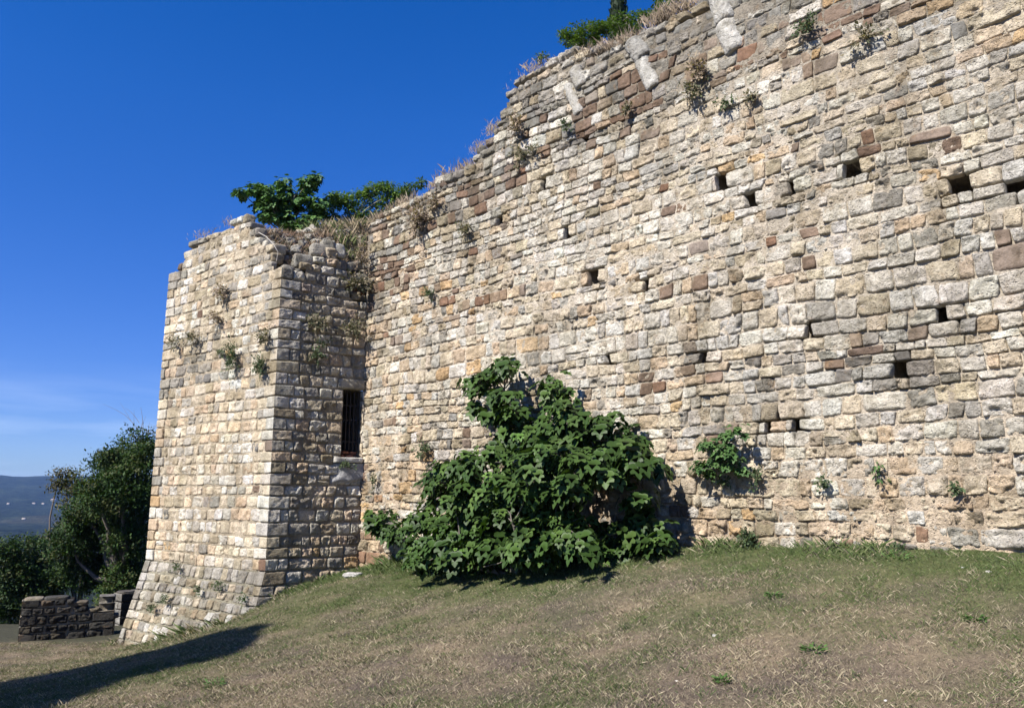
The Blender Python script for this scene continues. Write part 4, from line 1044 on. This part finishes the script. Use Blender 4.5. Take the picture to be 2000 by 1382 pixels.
T_ = [(458, 695, 26, 52, 'dense green plant on the front of the tower left of its corner, biggest there', FR, 0, 420),
      (512, 716, 24, 44, 'green plant hanging on the front of the tower right beside its corner', FR, 0, 330),
      (436, 685, 16, 16, 'small green sprig left of the biggest plant on the tower front', FR, .2, 80),
      (437, 566, 30, 26, 'dry brown tuft high on the tower front, the topmost there', FR, 1, 150),
      (440, 580, 14, 20, 'thin dry tuft just below the topmost tuft of the tower front', FR, 1, 60),
      (426, 620, 26, 26, 'dry brown tuft in the middle of the tower front', FR, 1, 150),
      (380, 658, 30, 28, 'half dry plant left of centre on the tower front', FR, .5, 170),
      (345, 665, 26, 30, 'faint half dry plant near the left edge of the tower', FR, .5, 90),
      (522, 652, 24, 32, 'grey green plant on the tower front close to the upper corner', FR, .5, 190),
      (615, 628, 44, 32, 'half dry plant high on the shaded side of the tower, nearest the corner', SI, .5, 240),
      (690, 640, 44, 44, 'half dry plant on the shaded side of the tower above the window', SI, .5, 230),
      (616, 692, 22, 24, 'small green plant midway up the shaded side of the tower', SI, 0, 130),
      (630, 668, 18, 22, 'small green tuft between the plants of the shaded tower side', SI, 0.1, 60),
      (700, 555, 60, 36, 'bushy dry plant where the tower side has crumbled beside the main wall', SI, .5, 420),
      (705, 500, 36, 60, 'dry straw coloured plant in the angle above the crumbled tower side', SI, 1, 260),
      (822, 425, 46, 66, 'large straw coloured tuft hanging near the top of the wall beside the tower', MA, 1, 520),
      (850, 398, 36, 30, 'dry brown tuft at the wall top right of the straw coloured one', MA, 1, 180),
      (915, 448, 26, 28, 'half dry tuft on the wall below its first step', MA, .5, 130),
      (840, 570, 22, 22, 'grey green tuft on the wall near the tower at half height', MA, .3, 90),
      (1012, 248, 36, 44, 'dry tuft on the ledge where the wall top steps up steeply', MA, 1, 260),
      (1030, 300, 60, 30, 'grey dry tuft below the steep step of the wall top', MA, .5, 170),
      (1112, 245, 18, 26, 'grey green tuft just below the leftmost column shaft', MA, .3, 90),
      (1230, 210, 22, 26, 'half dry tuft below the middle column shaft', MA, .5, 80),
      (1366, 135, 34, 34, 'brown bushy tuft left of the tallest column shaft, upper half', MA, .8, 220),
      (1356, 175, 34, 34, 'grey tuft left of the tallest column shaft, lower half', MA, .5, 200),
      (1422, 202, 34, 14, 'flat green tuft on the brown stone band below the tallest column shaft', MA, .3, 80),
      (1470, 190, 24, 20, 'half dry tuft on the brown stone band right of the flat green one', MA, .5, 70),
      (1580, 55, 34, 34, 'dark grey green tuft high on the right part of the wall', MA, .3, 140),
      (1690, 75, 34, 30, 'dry tuft high on the right part of the wall, the farthest right', MA, .6, 90),
      (832, 878, 36, 30, 'grey green plant on the wall between the window and the big fig bush', MA, .2, 150),
      (733, 938, 8, 26, 'thin green creeper on the wall beside the window sill', MA, 0, 60),
      (1480, 928, 14, 40, 'thin creeper on the wall right of the fig sapling', MA, 0, 80),
      (1612, 942, 12, 22, 'tiny green sprig low on the wall left of the far right weed', MA, 0, 50),
      (1868, 952, 14, 20, 'tiny green sprig near the bottom of the wall at the far right', MA, 0, 50),
      (1462, 1050, 26, 30, 'leafy green weed at the foot of the wall right of the fig bush', MA, 0, 170),
      (1755, 1080, 40, 24, 'bright green weed in the grass at the foot of the wall, right', MA, 0, 160),
      (668, 905, 30, 12, 'green fringe growing under the stone window sill', SI, 0, 80),
      (1418, 938, 30, 16, 'creeping weed just below the fig sapling', MA, 0.1, 60)]
for i, (a, b, w, h, lab, fc, dr, nn_) in enumerate(T_): tuft(a, b, w, h, lab, fc, dr, nn_, seed=i, off0=.06 if fc is not MA else .05)

# --- dry grass along the crest
def crest_grass(pts, label, n, hgt, seed, back=-.3, face=(P1, mn), col=((.34, .27, .19), (.28, .22, .17), (.22, .17, .13), (.36, .29, .22)), mir=1.0):
    hgt *= .62; n = int(n*1.5); rng = np.random.default_rng(seed); p0, nn_ = face
    P0 = hit(*pts[len(pts)//2], p0, nn_, back); o = empty('dry_grass', tuple(P0), label, 'grass', 'dry grass tufts along the crest')
    m = MB(); L3 = np.array([hit(a, b, p0, nn_, back) for a, b in pts]); seg = np.linspace(0, 1, len(L3)); t = rng.random(n)
    # clumped
    cl_ = rng.random(max(3, n//90)); t = np.where(rng.random(n) < .8, np.clip(cl_[rng.integers(0, len(cl_), n)]+rng.normal(0, .03, n), 0, 1), t)
    b = np.stack([np.interp(t, seg, L3[:, i]) for i in range(3)], -1)+rng.normal(0, .09, (n, 3))*np.array([1, 1, .4])
    hg = hgt*rng.uniform(.2, 1.0, n)**1.3*(.5+.5*np.sin(t*37)**2); ln = rng.normal(0, .38, (n, 2))*hg[:, None]; wd = rng.uniform(.0012, .0028, n)
    s = np.array([-nn_[1], nn_[0], 0]); w3 = s*wd[:, None]
    v = np.stack([b-w3, b+w3, b+w3*.6+np.stack([ln[:, 0]*.4, ln[:, 1]*.4, hg*.6], -1), b+np.stack([ln[:, 0], ln[:, 1], hg], -1)], 1)
    f = np.arange(n)[:, None]*4; c = np.array(col)[rng.integers(0, len(col), n)]*rng.uniform(.7, 1.2, (n, 1))
    m.add(v.reshape(-1, 3), np.concatenate([f, f+1, f+2, f+3], 1), np.repeat(c, 4, 0))
    ob = m.build('blades', M_DRY, o, smooth=False)
crest_grass([(725, 440), (770, 415), (810, 395)], 'dry grass on the wall top just right of the tower shrubs', 700, .42, 1)
crest_grass([(850, 375), (870, 350), (925, 325)], 'feathery dry grass on the lowest step of the wall top', 900, .34, 2)
crest_grass([(930, 300), (950, 285)], 'pale dry tuft at the edge of the second step of the wall top', 350, .22, 3)
crest_grass([(958, 262), (985, 245), (1020, 250)], 'dry grass on the ledge below the steep break in the wall top', 500, .30, 4)
crest_grass([(990, 180), (1040, 140), (1075, 115)], 'sparse dry grass on the slope up to the leafy crest bush', 260, .26, 5)
crest_grass([(1130, 122), (1190, 100), (1240, 82)], 'dry grass below the leafy bushes on the highest crest', 1100, .36, 6, back=-.12)
crest_grass([(1260, 62), (1320, 30), (1400, 0)], 'dry grass on the crest left of the tallest column shaft', 1200, .42, 7)
crest_grass([(380, 470), (420, 452), (470, 428)], 'sparse dry grass on the left crest of the tower', 220, .26, 8, face=(P2, n3), back=-.2)
def mound_tufts(n, label, lo, hi, hg, seed, cs):
    rng = np.random.default_rng(seed); o = None; m = MB()
    a = rng.integers(lo[0], hi[0], n); b = rng.integers(lo[1], hi[1], n); base = mnd[b, a]
    o = empty('dry_grass', tuple(base[0]), label, 'grass', 'dry grass tufts along the crest')
    k = 36; B_ = np.repeat(base, k, 0)+rng.normal(0, .045, (n*k, 3))*np.array([1, 1, .2]); h_ = hg*rng.uniform(.3, 1, n*k); ln = rng.normal(0, .45, (n*k, 2))*h_[:, None]
    w3 = np.array([.7, .7, 0])*rng.uniform(.0014, .003, (n*k, 1)); v = np.stack([B_-w3, B_+w3, B_+w3*.5+np.stack([ln[:, 0]*.4, ln[:, 1]*.4, h_*.6], -1), B_+np.stack([ln[:, 0], ln[:, 1], h_], -1)], 1)
    f = np.arange(n*k)[:, None]*4; c = np.repeat(np.array(cs)[rng.integers(0, len(cs), n)], k, 0)*rng.uniform(.7, 1.2, (n*k, 1))
    m.add(v.reshape(-1, 3), np.concatenate([f, f+1, f+2, f+3], 1), np.repeat(c, 4, 0)); m.build('blades', M_DRY, o, smooth=False)
mound_tufts(240, 'brown dry grass covering the rubble slope on top of the tower', (1, 3), (26, 34), .17, 9, [(.24, .18, .13), (.19, .14, .105), (.29, .21, .15), (.12, .115, .075), (.27, .17, .12)])
mound_tufts(110, 'tall straw grass in front of the shrubs on top of the tower', (8, 26), (34, 62), .34, 10, [(.32, .26, .18), (.26, .2, .14), (.12, .14, .06)])

# --- shrubs on the tops
def shrub(name, pxs, y_, size, label, kind, pal, seed, k=12, droop=.5, root_px=None, n_=8, mat=None, depth=.35, cat='shrub', group='shrubs on the ruined wall tops'):
    rng = np.random.default_rng(seed); r0 = at_y(*root_px, y_); o = empty(name, tuple(r0), label, cat, group)
    t = []
    for (a, b, r_) in pxs:
        for _ in range(n_):
            q = rng.normal(0, 1, 3); q /= np.linalg.norm(q); q *= rng.random()**.4
            t.append(at_y(a+q[0]*r_, b+q[2]*r_, y_+q[1]*depth))
    t = np.array(t); m = MB(); rosette(m, t, k, size, rng, pal, kind, droop, 1.0); m.build('foliage', mat or M_LEAF, o)
    m = MB(); ctr = [at_y(a, b, y_) for a, b, r_ in pxs]; ps = []
    for c_ in ctr: p = curve_pts(r0+rng.normal(0, .04, 3), c_, .08, 8, rng); tube(m, p, (.022, .008), (.2, .18, .15)); ps.append(p)
    ps = np.concatenate(ps)
    for q in t: j = np.argmin(np.linalg.norm(ps-q, axis=1)); tube(m, curve_pts(ps[j], q, .05, 4, rng), (.006, .003), (.16, .15, .11), 4)
    m.build('stems', M_BARK, o)
ZT = 17.6
shrub('fig_shrub', [(497, 372, 14), (515, 370, 12), (530, 385, 14), (555, 362, 13), (560, 385, 18), (598, 362, 14), (590, 385, 20), (605, 400, 20), (570, 405, 22), (545, 410, 16), (470, 377, 4), (612, 350, 6), (535, 400, 12), (560, 428, 14), (590, 428, 16), (612, 425, 14), (535, 425, 10), (512, 400, 12), (520, 418, 10), (625, 400, 14), (600, 440, 12), (570, 440, 12)], 17.2, .145, 'wild fig shrub with big leaves on the tower top, leftmost of the shrubs', 'fig', PAL_FIG*1.7, 5, 11, .7, (545, 440), 11, M_FIG)
shrub('green_shrub', [(640, 400, 20), (655, 385, 14), (650, 415, 22), (680, 395, 16), (700, 385, 16), (730, 372, 16), (760, 372, 16), (740, 395, 22), (690, 415, 22), (770, 385, 14), (720, 410, 20), (790, 380, 12), (775, 400, 14), (745, 368, 12), (715, 378, 14), (665, 388, 14), (625, 420, 14), (640, 432, 14), (670, 436, 14), (700, 432, 14), (728, 424, 14), (750, 412, 14), (655, 448, 10), (690, 450, 10), (720, 440, 10)], 17.9, .095, 'broad leafy green shrub on the tower top beside the fig shrub', 'oval', PAL_SHR*1.55, 6, 18, .35, (690, 440), 22)
shrub('green_shrub', [(798, 368, 9), (825, 356, 8), (812, 364, 8), (785, 372, 8)], 16.4, .08, 'small leafy shrub on the wall top at the right end of the tower shrubs', 'oval', PAL_SHR*1.1, 7, 14, .35, (805, 392), 10)
shrub('green_shrub', [(1105, 72, 16), (1128, 66, 18), (1150, 58, 20), (1170, 62, 20), (1120, 82, 14), (1160, 80, 16), (1180, 50, 12), (1140, 84, 14)], 12.2, .065, 'dense green bush on the high crest of the wall, leftmost there', 'oval', PAL_SHR*1.15, 8, 18, .3, (1140, 106), 24)
shrub('green_shrub', [(1200, 50, 16), (1225, 36, 18), (1250, 40, 16), (1215, 62, 14), (1240, 55, 12), (1262, 30, 12)], 11.6, .065, 'green bush on the high crest in front of the cypress tip', 'oval', PAL_SHR*1.2, 9, 16, .3, (1225, 78), 20)
shrub('green_shrub', [(1290, 10, 14), (1315, -2, 14), (1340, -8, 14), (1280, 22, 10), (1300, 16, 10)], 11.0, .06, 'green bush on the crest cut by the top of the picture', 'oval', PAL_SHR*1.2, 10, 14, .3, (1310, 34), 16)
shrub('green_shrub', [(1056, 104, 5), (1062, 110, 5), (1052, 112, 4)], 12.4, .06, 'tiny green sprout on the crest left of the dense bush', 'oval', PAL_SHR*1.1, 11, 9, .4, (1062, 120), 3)
# cypress behind the wall: only its tip shows
rng = np.random.default_rng(17); tip = at_y(1206, -35, 24.); cb = tip-np.array([0, 0, 9.0])
o = empty('cypress_tree', tuple(cb), 'dark narrow cypress tip rising behind the high crest of the wall', 'tree')
m = MB(); n = 9000; t = rng.random(n)**.8; rad = .12+.75*(1-t)**.8*1.0; th = rng.uniform(0, 6.28, n); rr_ = rad*np.sqrt(rng.uniform(.3, 1, n))*(1+.2*np.sin(th*3+t*30))
pos = cb+np.stack([np.cos(th)*rr_, np.sin(th)*rr_, t*9.0], -1); dv = np.stack([np.cos(th)*.3, np.sin(th)*.3, np.ones(n)], -1)+rng.normal(0, .25, (n, 3))
add_leaves(m, pos, dv, np.stack([np.cos(th), np.sin(th), 0*th], -1)+rng.normal(0, .3, (n, 3)), rng.uniform(.1, .2, n), np.array([[.022, .034, .016]])*rng.uniform(.6, 1.6, (n, 1)), 'simple'); m.build('crown', M_LEAF, o)
m = MB(); tube(m, [cb-np.array([0, 0, 3]), cb+np.array([0, 0, 8.5])], (.2, .02), (.14, .11, .08), 8); m.build('trunk', M_BARK, o)
# dead pale branch hanging over the broken tower corner
m = MB(); rng = np.random.default_rng(3)
q = [hit(498, 450, P2, n3, -.1), hit(520, 462, P2, n3, .0), hit(535, 478, P2, n3, .08), hit(543, 492, P2, n3, .1), hit(540, 510, P2, n3, .1)]
tube(m, q, (.009, .004), (.40, .37, .33), 6); tube(m, [q[2], hit(548, 470, P2, n2, .0), hit(560, 462, P2, n2, -.05)], (.005, .003), (.38, .35, .31), 5)
tag(m.build('dead_branch', M_BARK), 'bare pale branch hanging over the broken upper corner of the tower', 'branch')

# --- trees down at the left
def tree(name, blobs, y_, leaf, label, seed, trunk_px, n_leaf, pal, depth=1.6, trunk_r=.16, bare=(), group='trees beyond the terrace'):
    """blobs: (px, py, radius px, weight); each is a bough with leaf sprays"""
    rng = np.random.default_rng(seed); g = at_y(*trunk_px, y_); base = np.array([g[0], g[1], min(g[2], float(gz(g[0], g[1]))+.1)])
    o = empty(name, tuple(base), label, 'tree', group); m = MB(); lm = MB()
    fork = base+np.array([0, 0, 1.5]); tube(m, curve_pts(base-np.array([0, 0, .3]), fork, .03, 6, rng), (trunk_r, trunk_r*.75), (.13, .11, .09), 9)
    wsum = sum(b[2]**2*b[3] for b in blobs); k = y_/F
    for (a, b, r_, w) in blobs:
        c = at_y(a, b, y_+rng.uniform(-.6, .6)*depth); p = curve_pts(fork, c, .08, 9, rng); tube(m, p, (trunk_r*.5, .02), (.12, .10, .085), 6)
        n = int(n_leaf*(r_**2*w)/wsum); R3 = r_*k
        ns = max(6, n//45); q = rng.normal(0, 1, (ns, 3)); q /= np.linalg.norm(q, axis=1)[:, None]; q *= (rng.random((ns, 1))**.33)
        q[:, 1] *= max(1, .6*depth/R3/1.5) if R3 < depth else 1
        ends = c+q*R3*np.array([1, 1, .9])
        for e in ends[:18]: tube(m, curve_pts(c, e, .08, 4, rng), (.012, .004), (.1, .09, .075), 4)
        j = rng.integers(0, ns, n); pos = ends[j]+rng.normal(0, .14, (n, 3))*np.array([1, 1, .7]); dv = rng.normal(0, 1, (n, 3))+q[j]*.6
        nr = np.array([0, 0, 1.])+SUNV*.5+rng.normal(0, .5, (n, 3)); cj = pal[rng.integers(0, len(pal), ns)][j]*rng.uniform(.7, 1.35, (n, 1))
        add_leaves(lm, pos, dv, nr, leaf*rng.uniform(.6, 1.2, n), cj, 'simple')
    for (a, b) in bare: 
        c = at_y(a, b, y_); tube(m, curve_pts(fork+(c-fork)*.6, c, .05, 7, rng), (.018, .003), (.17, .15, .13), 4)
        for _ in range(5):
            s = fork+(c-fork)*rng.uniform(.7, .95); tube(m, curve_pts(s, s+np.array([rng.normal(0, .5), rng.normal(0, .3), rng.uniform(.2, .9)]), .05, 4, rng), (.008, .002), (.17, .15, .13), 3)
    lm.build('crown', M_LEAF, o); m.build('trunk', M_BARK, o); return o
tree('broadleaf_tree', [(275, 860, 26, .8), (250, 885, 30, 1), (215, 915, 36, 1), (290, 900, 36, 1), (195, 962, 36, 1), (228, 905, 32, 1), (175, 990, 30, 1), (240, 960, 50, 1), (290, 970, 40, 1), (165, 1010, 32, .9), (200, 1030, 50, 1), (260, 1040, 50, 1), (140, 1060, 44, .8), (210, 1100, 50, 1), (265, 1120, 46, 1), (160, 1120, 40, .9), (240, 1165, 40, 1)],
     25., .115, 'large dark green broadleaf tree standing behind the tower at the left', 31, (235, 1215), 60000, PAL_OAK*np.array([.85, 1.15, .8]), 2.0, .2, bare=[(262, 800), (285, 812), (275, 795), (292, 825)])
tree('broadleaf_tree', [(128, 922, 14, 1), (150, 935, 13, 1), (112, 945, 14, 1), (140, 950, 16, 1), (160, 955, 12, 1), (125, 985, 10, .4)], 27., .12, 'slender light tree top showing left of the large dark tree', 32, (150, 1190), 1900, np.array([[.07, .065, .025], [.06, .07, .028], [.085, .075, .035]]), .8, .09)
tree('broadleaf_tree', [(15, 1080, 34, 1), (60, 1070, 26, .9), (30, 1120, 40, 1), (80, 1110, 32, 1), (10, 1160, 40, 1), (70, 1150, 38, 1), (110, 1130, 28, .9), (30, 1195, 34, 1), (95, 1170, 30, 1)], 26., .11, 'dense dark bush like tree behind the low wall at the left edge', 33, (45, 1225), 24000, PAL_OAK*np.array([.8, 1.1, .8]), 1.4, .14)
tree('broadleaf_tree', [(130, 1035, 22, .8), (105, 1060, 24, .8), (120, 1095, 26, .9), (85, 1050, 16, .5)], 31., .12, 'grey leafless looking thin tree between the bush and the large tree', 34, (115, 1200), 2600, np.array([[.07, .075, .05], [.09, .09, .065], [.05, .06, .04]]), 1.2, .08, bare=[(120, 1020), (100, 1030), (140, 1025)])
# tree outside the picture at the left whose shadow crosses the lawn
E0 = at_y(405, 1237, 13.4)
pl = np.array([-math.cos(a_), -math.sin(a_)])
def shadow_pt(s, side, z): return np.array([E0[0]+pl[0]*s-pl[1]*side, E0[1]+pl[1]*s+pl[0]*side, z])
tree_base = shadow_pt(14.0, 1.9, 0); tb = tree_base.copy(); tb[2] = float(gz(tb[0], tb[1]))
rng = np.random.default_rng(55)
o = empty('conifer_tree', tuple(tb), 'tall conifer outside the left edge that shades the lower lawn', 'tree')
Ht = E0[2]+14.0*math.tan(e_)-tb[2]
m = MB(); n = 36000; t = rng.random(n)**.75; th = rng.uniform(0, 6.28, n); rad = .1+3.7*(1-t)**.55; rr_ = rad*rng.random(n)**.75*(1+.3*np.sin(th*5+t*24))
pos = tb+np.stack([np.cos(th)*rr_, np.sin(th)*rr_, .9+t*(Ht-.9)], -1)
add_leaves(m, pos, np.stack([np.cos(th), np.sin(th), -.2+0*th], -1)+rng.normal(0, .3, (n, 3)), np.array([0, 0, 1.])+rng.normal(0, .6, (n, 3)), rng.uniform(.18, .34, n), np.array([[.025, .04, .018]])*rng.uniform(.6, 1.5, (n, 1)), 'simple'); m.build('crown', M_LEAF, o)
m = MB(); tube(m, [tb-np.array([0, 0, .3]), tb+np.array([0, 0, Ht*.95])], (.22, .02), (.15, .11, .08), 9); m.build('trunk', M_BARK, o)

# ------------------------------------------------------------------ low parapet walls and small things
def low_wall(pa, pb, htop, thick, label, seed, name='low_wall', hlen=(.18, .42), broken=0.0):
    rng = np.random.default_rng(seed); a = np.array(pa); b = np.array(pb); d = b-a; Ln = np.linalg.norm(d); d /= Ln; nn_ = np.array([d[1], -d[0]])
    if nn_@(-a) < 0: nn_ = -nn_
    zb = min(float(gz(*a)), float(gz(*b)))-.25; lv_ = [zb]
    while lv_[-1] < htop-.08: lv_.append(lv_[-1]+rng.uniform(.15, .22))
    lv_[-1] = htop
    o = empty(name, (*((a+b)/2), zb+.25), label, 'wall'); mb = MB()
    flip0 = (d[0]*nn_[1]-d[1]*nn_[0]) > 0
    def mk(q0, dd, nn__, L_, fl):
        def s(u, h, z): return np.stack([q0[0]+u*dd[0]+z*nn__[0], q0[1]+u*dd[1]+z*nn__[1], h], -1)
        tf = lambda u: htop-broken*max(0, (u if dd is d else 0)-L_*.45)
        cf = lambda u, h, r: (pick([.1, .1, 0, .1, .1, 0, 1.2, 3, .3, .1], r)*(.20 if L_ > thick+.01 else 1.3), .6, 1.4)  # shade painted into the long faces, sunlight into the ends
        lay_face(mb, s, 0, L_, 0, 0, tf, lambda u: zb, None, hlen, cf, rng, levels=lv_, left_corner=(.3, .2), right_corner=1, flip=fl, q=(4, 8), amp=.015)
        backing(mb, s, 0, L_, lambda u: tf(u)-.02, lambda u: zb, .08, .03, colf=sm, flip=fl)
    mk(a, d, nn_, Ln, flip0); mk(a-nn_*thick, d, -nn_, Ln, not flip0)
    e1 = -nn_; mk(a, e1, -d, thick, (e1[0]*-d[1]-e1[1]*-d[0]) > 0); mk(b, e1, d, thick, (e1[0]*d[1]-e1[1]*d[0]) > 0)
    # coping stones
    u = 0
    while u < Ln:
        w = rng.uniform(.25, .5); ht = htop-broken*max(0, u+w/2-Ln*.45)
        c_ = a+d*(u+w/2)-nn_*thick/2
        add_boulder(mb, (c_[0], c_[1], ht-.01), (w, thick*1.02, .10), pick([.1, .1, 0, 0, 0, 0, 2, 2, .5, .2], rng)*.5, R=np.array([[d[0], nn_[0], 0], [d[1], nn_[1], 0], [0, 0, 1.]]), rng=rng, amp=.05); u += w
    mb.build('masonry', M_STONE, o)
A_ = at_y(38, 1250, 17.6); B_ = at_y(216, 1243, 18.4); tA = at_y(38, 1172, 17.6)
low_wall(A_[:2], B_[:2], tA[2], .42, 'low parapet wall on the terrace left of the tower, shaded front coloured dark and sunlit end coloured pale', 1, broken=.5)
A_ = at_y(234, 1228, 20.5); B_ = at_y(300, 1228, 21.2); tA = at_y(240, 1158, 20.5)
low_wall(A_[:2], B_[:2], tA[2], .4, 'end of a parapet wall, coloured pale as sunlit, showing behind the foot of the tower', 2)
# stones and litter on the lawn
def ground_hit(px, py):
    r = ray(px, py); t = .001
    while t < .03:
        P = EYE+r*t
        if P[2] < float(gz(P[0], P[1])): break
        t += .00002
    return P
def pebble(px, py, s, col, label, seed, flat=.4, name='pale_stone', cat='stone'):
    rng = np.random.default_rng(seed); P = ground_hit(px, py); m = MB(); k = np.linalg.norm(P-EYE)/F
    v = CSV*(1+.2*fbm(CSV*1.5+seed*7, 3, 3)[:, None]); v = v*np.array([s, s*.7, s*flat])*k/2
    m.add(v@rot_z(seed).T, CSF, np.array([*col, .5])); ob = m.build(name, M_STONE); ob.location = tuple(P+np.array([0, 0, s*flat*k*.25])); tag(ob, label, cat, 'pale stones lying in the grass')
pebble(1396, 1241, 10, (.52, .51, .48), 'small white stone in the middle of the lawn below the right part of the wall', 1)
pebble(1880, 1109, 8, (.5, .5, .47), 'white chip in the grass near the foot of the wall at the far right', 2)
pebble(1931, 1117, 9, (.7, .66, .62), 'pale chip in the grass at the far right edge', 3)
pebble(1730, 1368, 7, (.52, .51, .48), 'white chip at the bottom edge of the lawn right of centre', 4)
pebble(1322, 1330, 7, (.5, .47, .42), 'greyish chip near the bottom of the lawn in the centre', 5)
pebble(690, 1124, 34, (.45, .44, .42), 'flat pale slab lying in the grass by the corner between wall and tower', 6, .25)
pebble(1292, 1077, 18, (.5, .47, .42), 'pale stone at the foot of the wall right of the big fig bush', 7, .5)
pebble(592, 1138, 8, (.5, .48, .44), 'small pale stone by the foot of the tower side', 8)
# green weeds standing in the lawn
def lawn_weed(px, py, s, label, seed):
    rng = np.random.default_rng(seed); P = ground_hit(px, py); k = np.linalg.norm(P-EYE)/F; R = s*k/2
    o = empty('lawn_weed', tuple(P), label, 'plant', 'green weeds in the lawn'); m = MB(); n = 90
    th = rng.uniform(0, 6.28, n); rr_ = R*np.sqrt(rng.random(n)); pos = P+np.stack([np.cos(th)*rr_, np.sin(th)*rr_, rng.uniform(0, .6*R, n)], -1)
    add_leaves(m, pos, np.stack([np.cos(th), np.sin(th), rng.uniform(.1, 1.2, n)], -1), np.array([0, 0, 1.])+rng.normal(0, .4, (n, 3)), rng.uniform(.02, .045, n), np.array([[.07, .13, .035]])*rng.uniform(.6, 1.3, (n, 1)), 'oval')
    m.build('leaves', M_LEAF, o)
for i, (a, b, s, l) in enumerate([(1510, 1168, 26, 'bright green weed in the lawn below the fig sapling'), (1755, 1094, 44, 'broad bright weed in the grass near the foot of the wall, right'), (1410, 1332, 26, 'small green weed near the bottom of the lawn, centre right'),
                                  (1590, 1275, 40, 'dark green weed patch in the lower right lawn'), (1905, 1215, 30, 'dark green weed patch at the right edge of the lawn'), (420, 1340, 30, 'green weed in the lawn at the lower left')]): lawn_weed(a, b, s, l, i+60)
# moss and ferns growing in the joints of the sloping base
rng = np.random.default_rng(81)
for i, (a, b, w, h, lab) in enumerate([(350, 1105, 22, 16, 'green fringe in a joint at the top of the sloping tower base'), (430, 1140, 26, 12, 'green fringe in a joint of the sloping base, right of centre'), (325, 1165, 20, 14, 'green fringe in a joint at the middle of the sloping base'),
                                       (480, 1165, 14, 22, 'green fringe near the corner of the sloping base'), (300, 1185, 20, 14, 'green fringe in a joint at the left of the sloping base'), (390, 1150, 22, 12, 'green fringe in the centre of the sloping base')]):
    off = max(0, (H_T-hit(a, b, P2, n3)[2]))*K_B
    tuft(a, b, w, h, lab, FR, 0, 60, name='wall_fern', seed=200+i, off0=off+.07)

# ------------------------------------------------------------------ haze
def haze():
    m = bpy.data.materials.new('air_haze'); m.use_nodes = True; nt = m.node_tree; nt.nodes.clear()
    o = N(nt, 'ShaderNodeOutputMaterial'); v = N(nt, 'ShaderNodeVolumePrincipled'); v.inputs['Density'].default_value = .000085
    v.inputs['Color'].default_value = (.26, .48, 1.0, 1); v.inputs['Anisotropy'].default_value = 0.0
    nt.links.new(v.outputs[0], o.inputs['Volume'])
    z0, z1 = float(Zf.min())-60, max(float(Zf.max()), 15)+25
    me = bpy.data.meshes.new('haze'); R = 9600
    vv = [(x, y, z) for z in (z0, z1) for x, y in ((-R*1.9, -300), (R*1.9, -300), (R*1.9, R), (-R*1.9, R))]
    me.from_pydata(vv, [], [(0, 3, 2, 1), (4, 5, 6, 7), (0, 1, 5, 4), (1, 2, 6, 5), (2, 3, 7, 6), (3, 0, 4, 7)]); me.materials.append(m)
    ob = bpy.data.objects.new('haze', me); SC.collection.objects.link(ob); ob['kind'] = 'stuff'; ob['label'] = 'pale blue haze over the valley and hills'
haze()
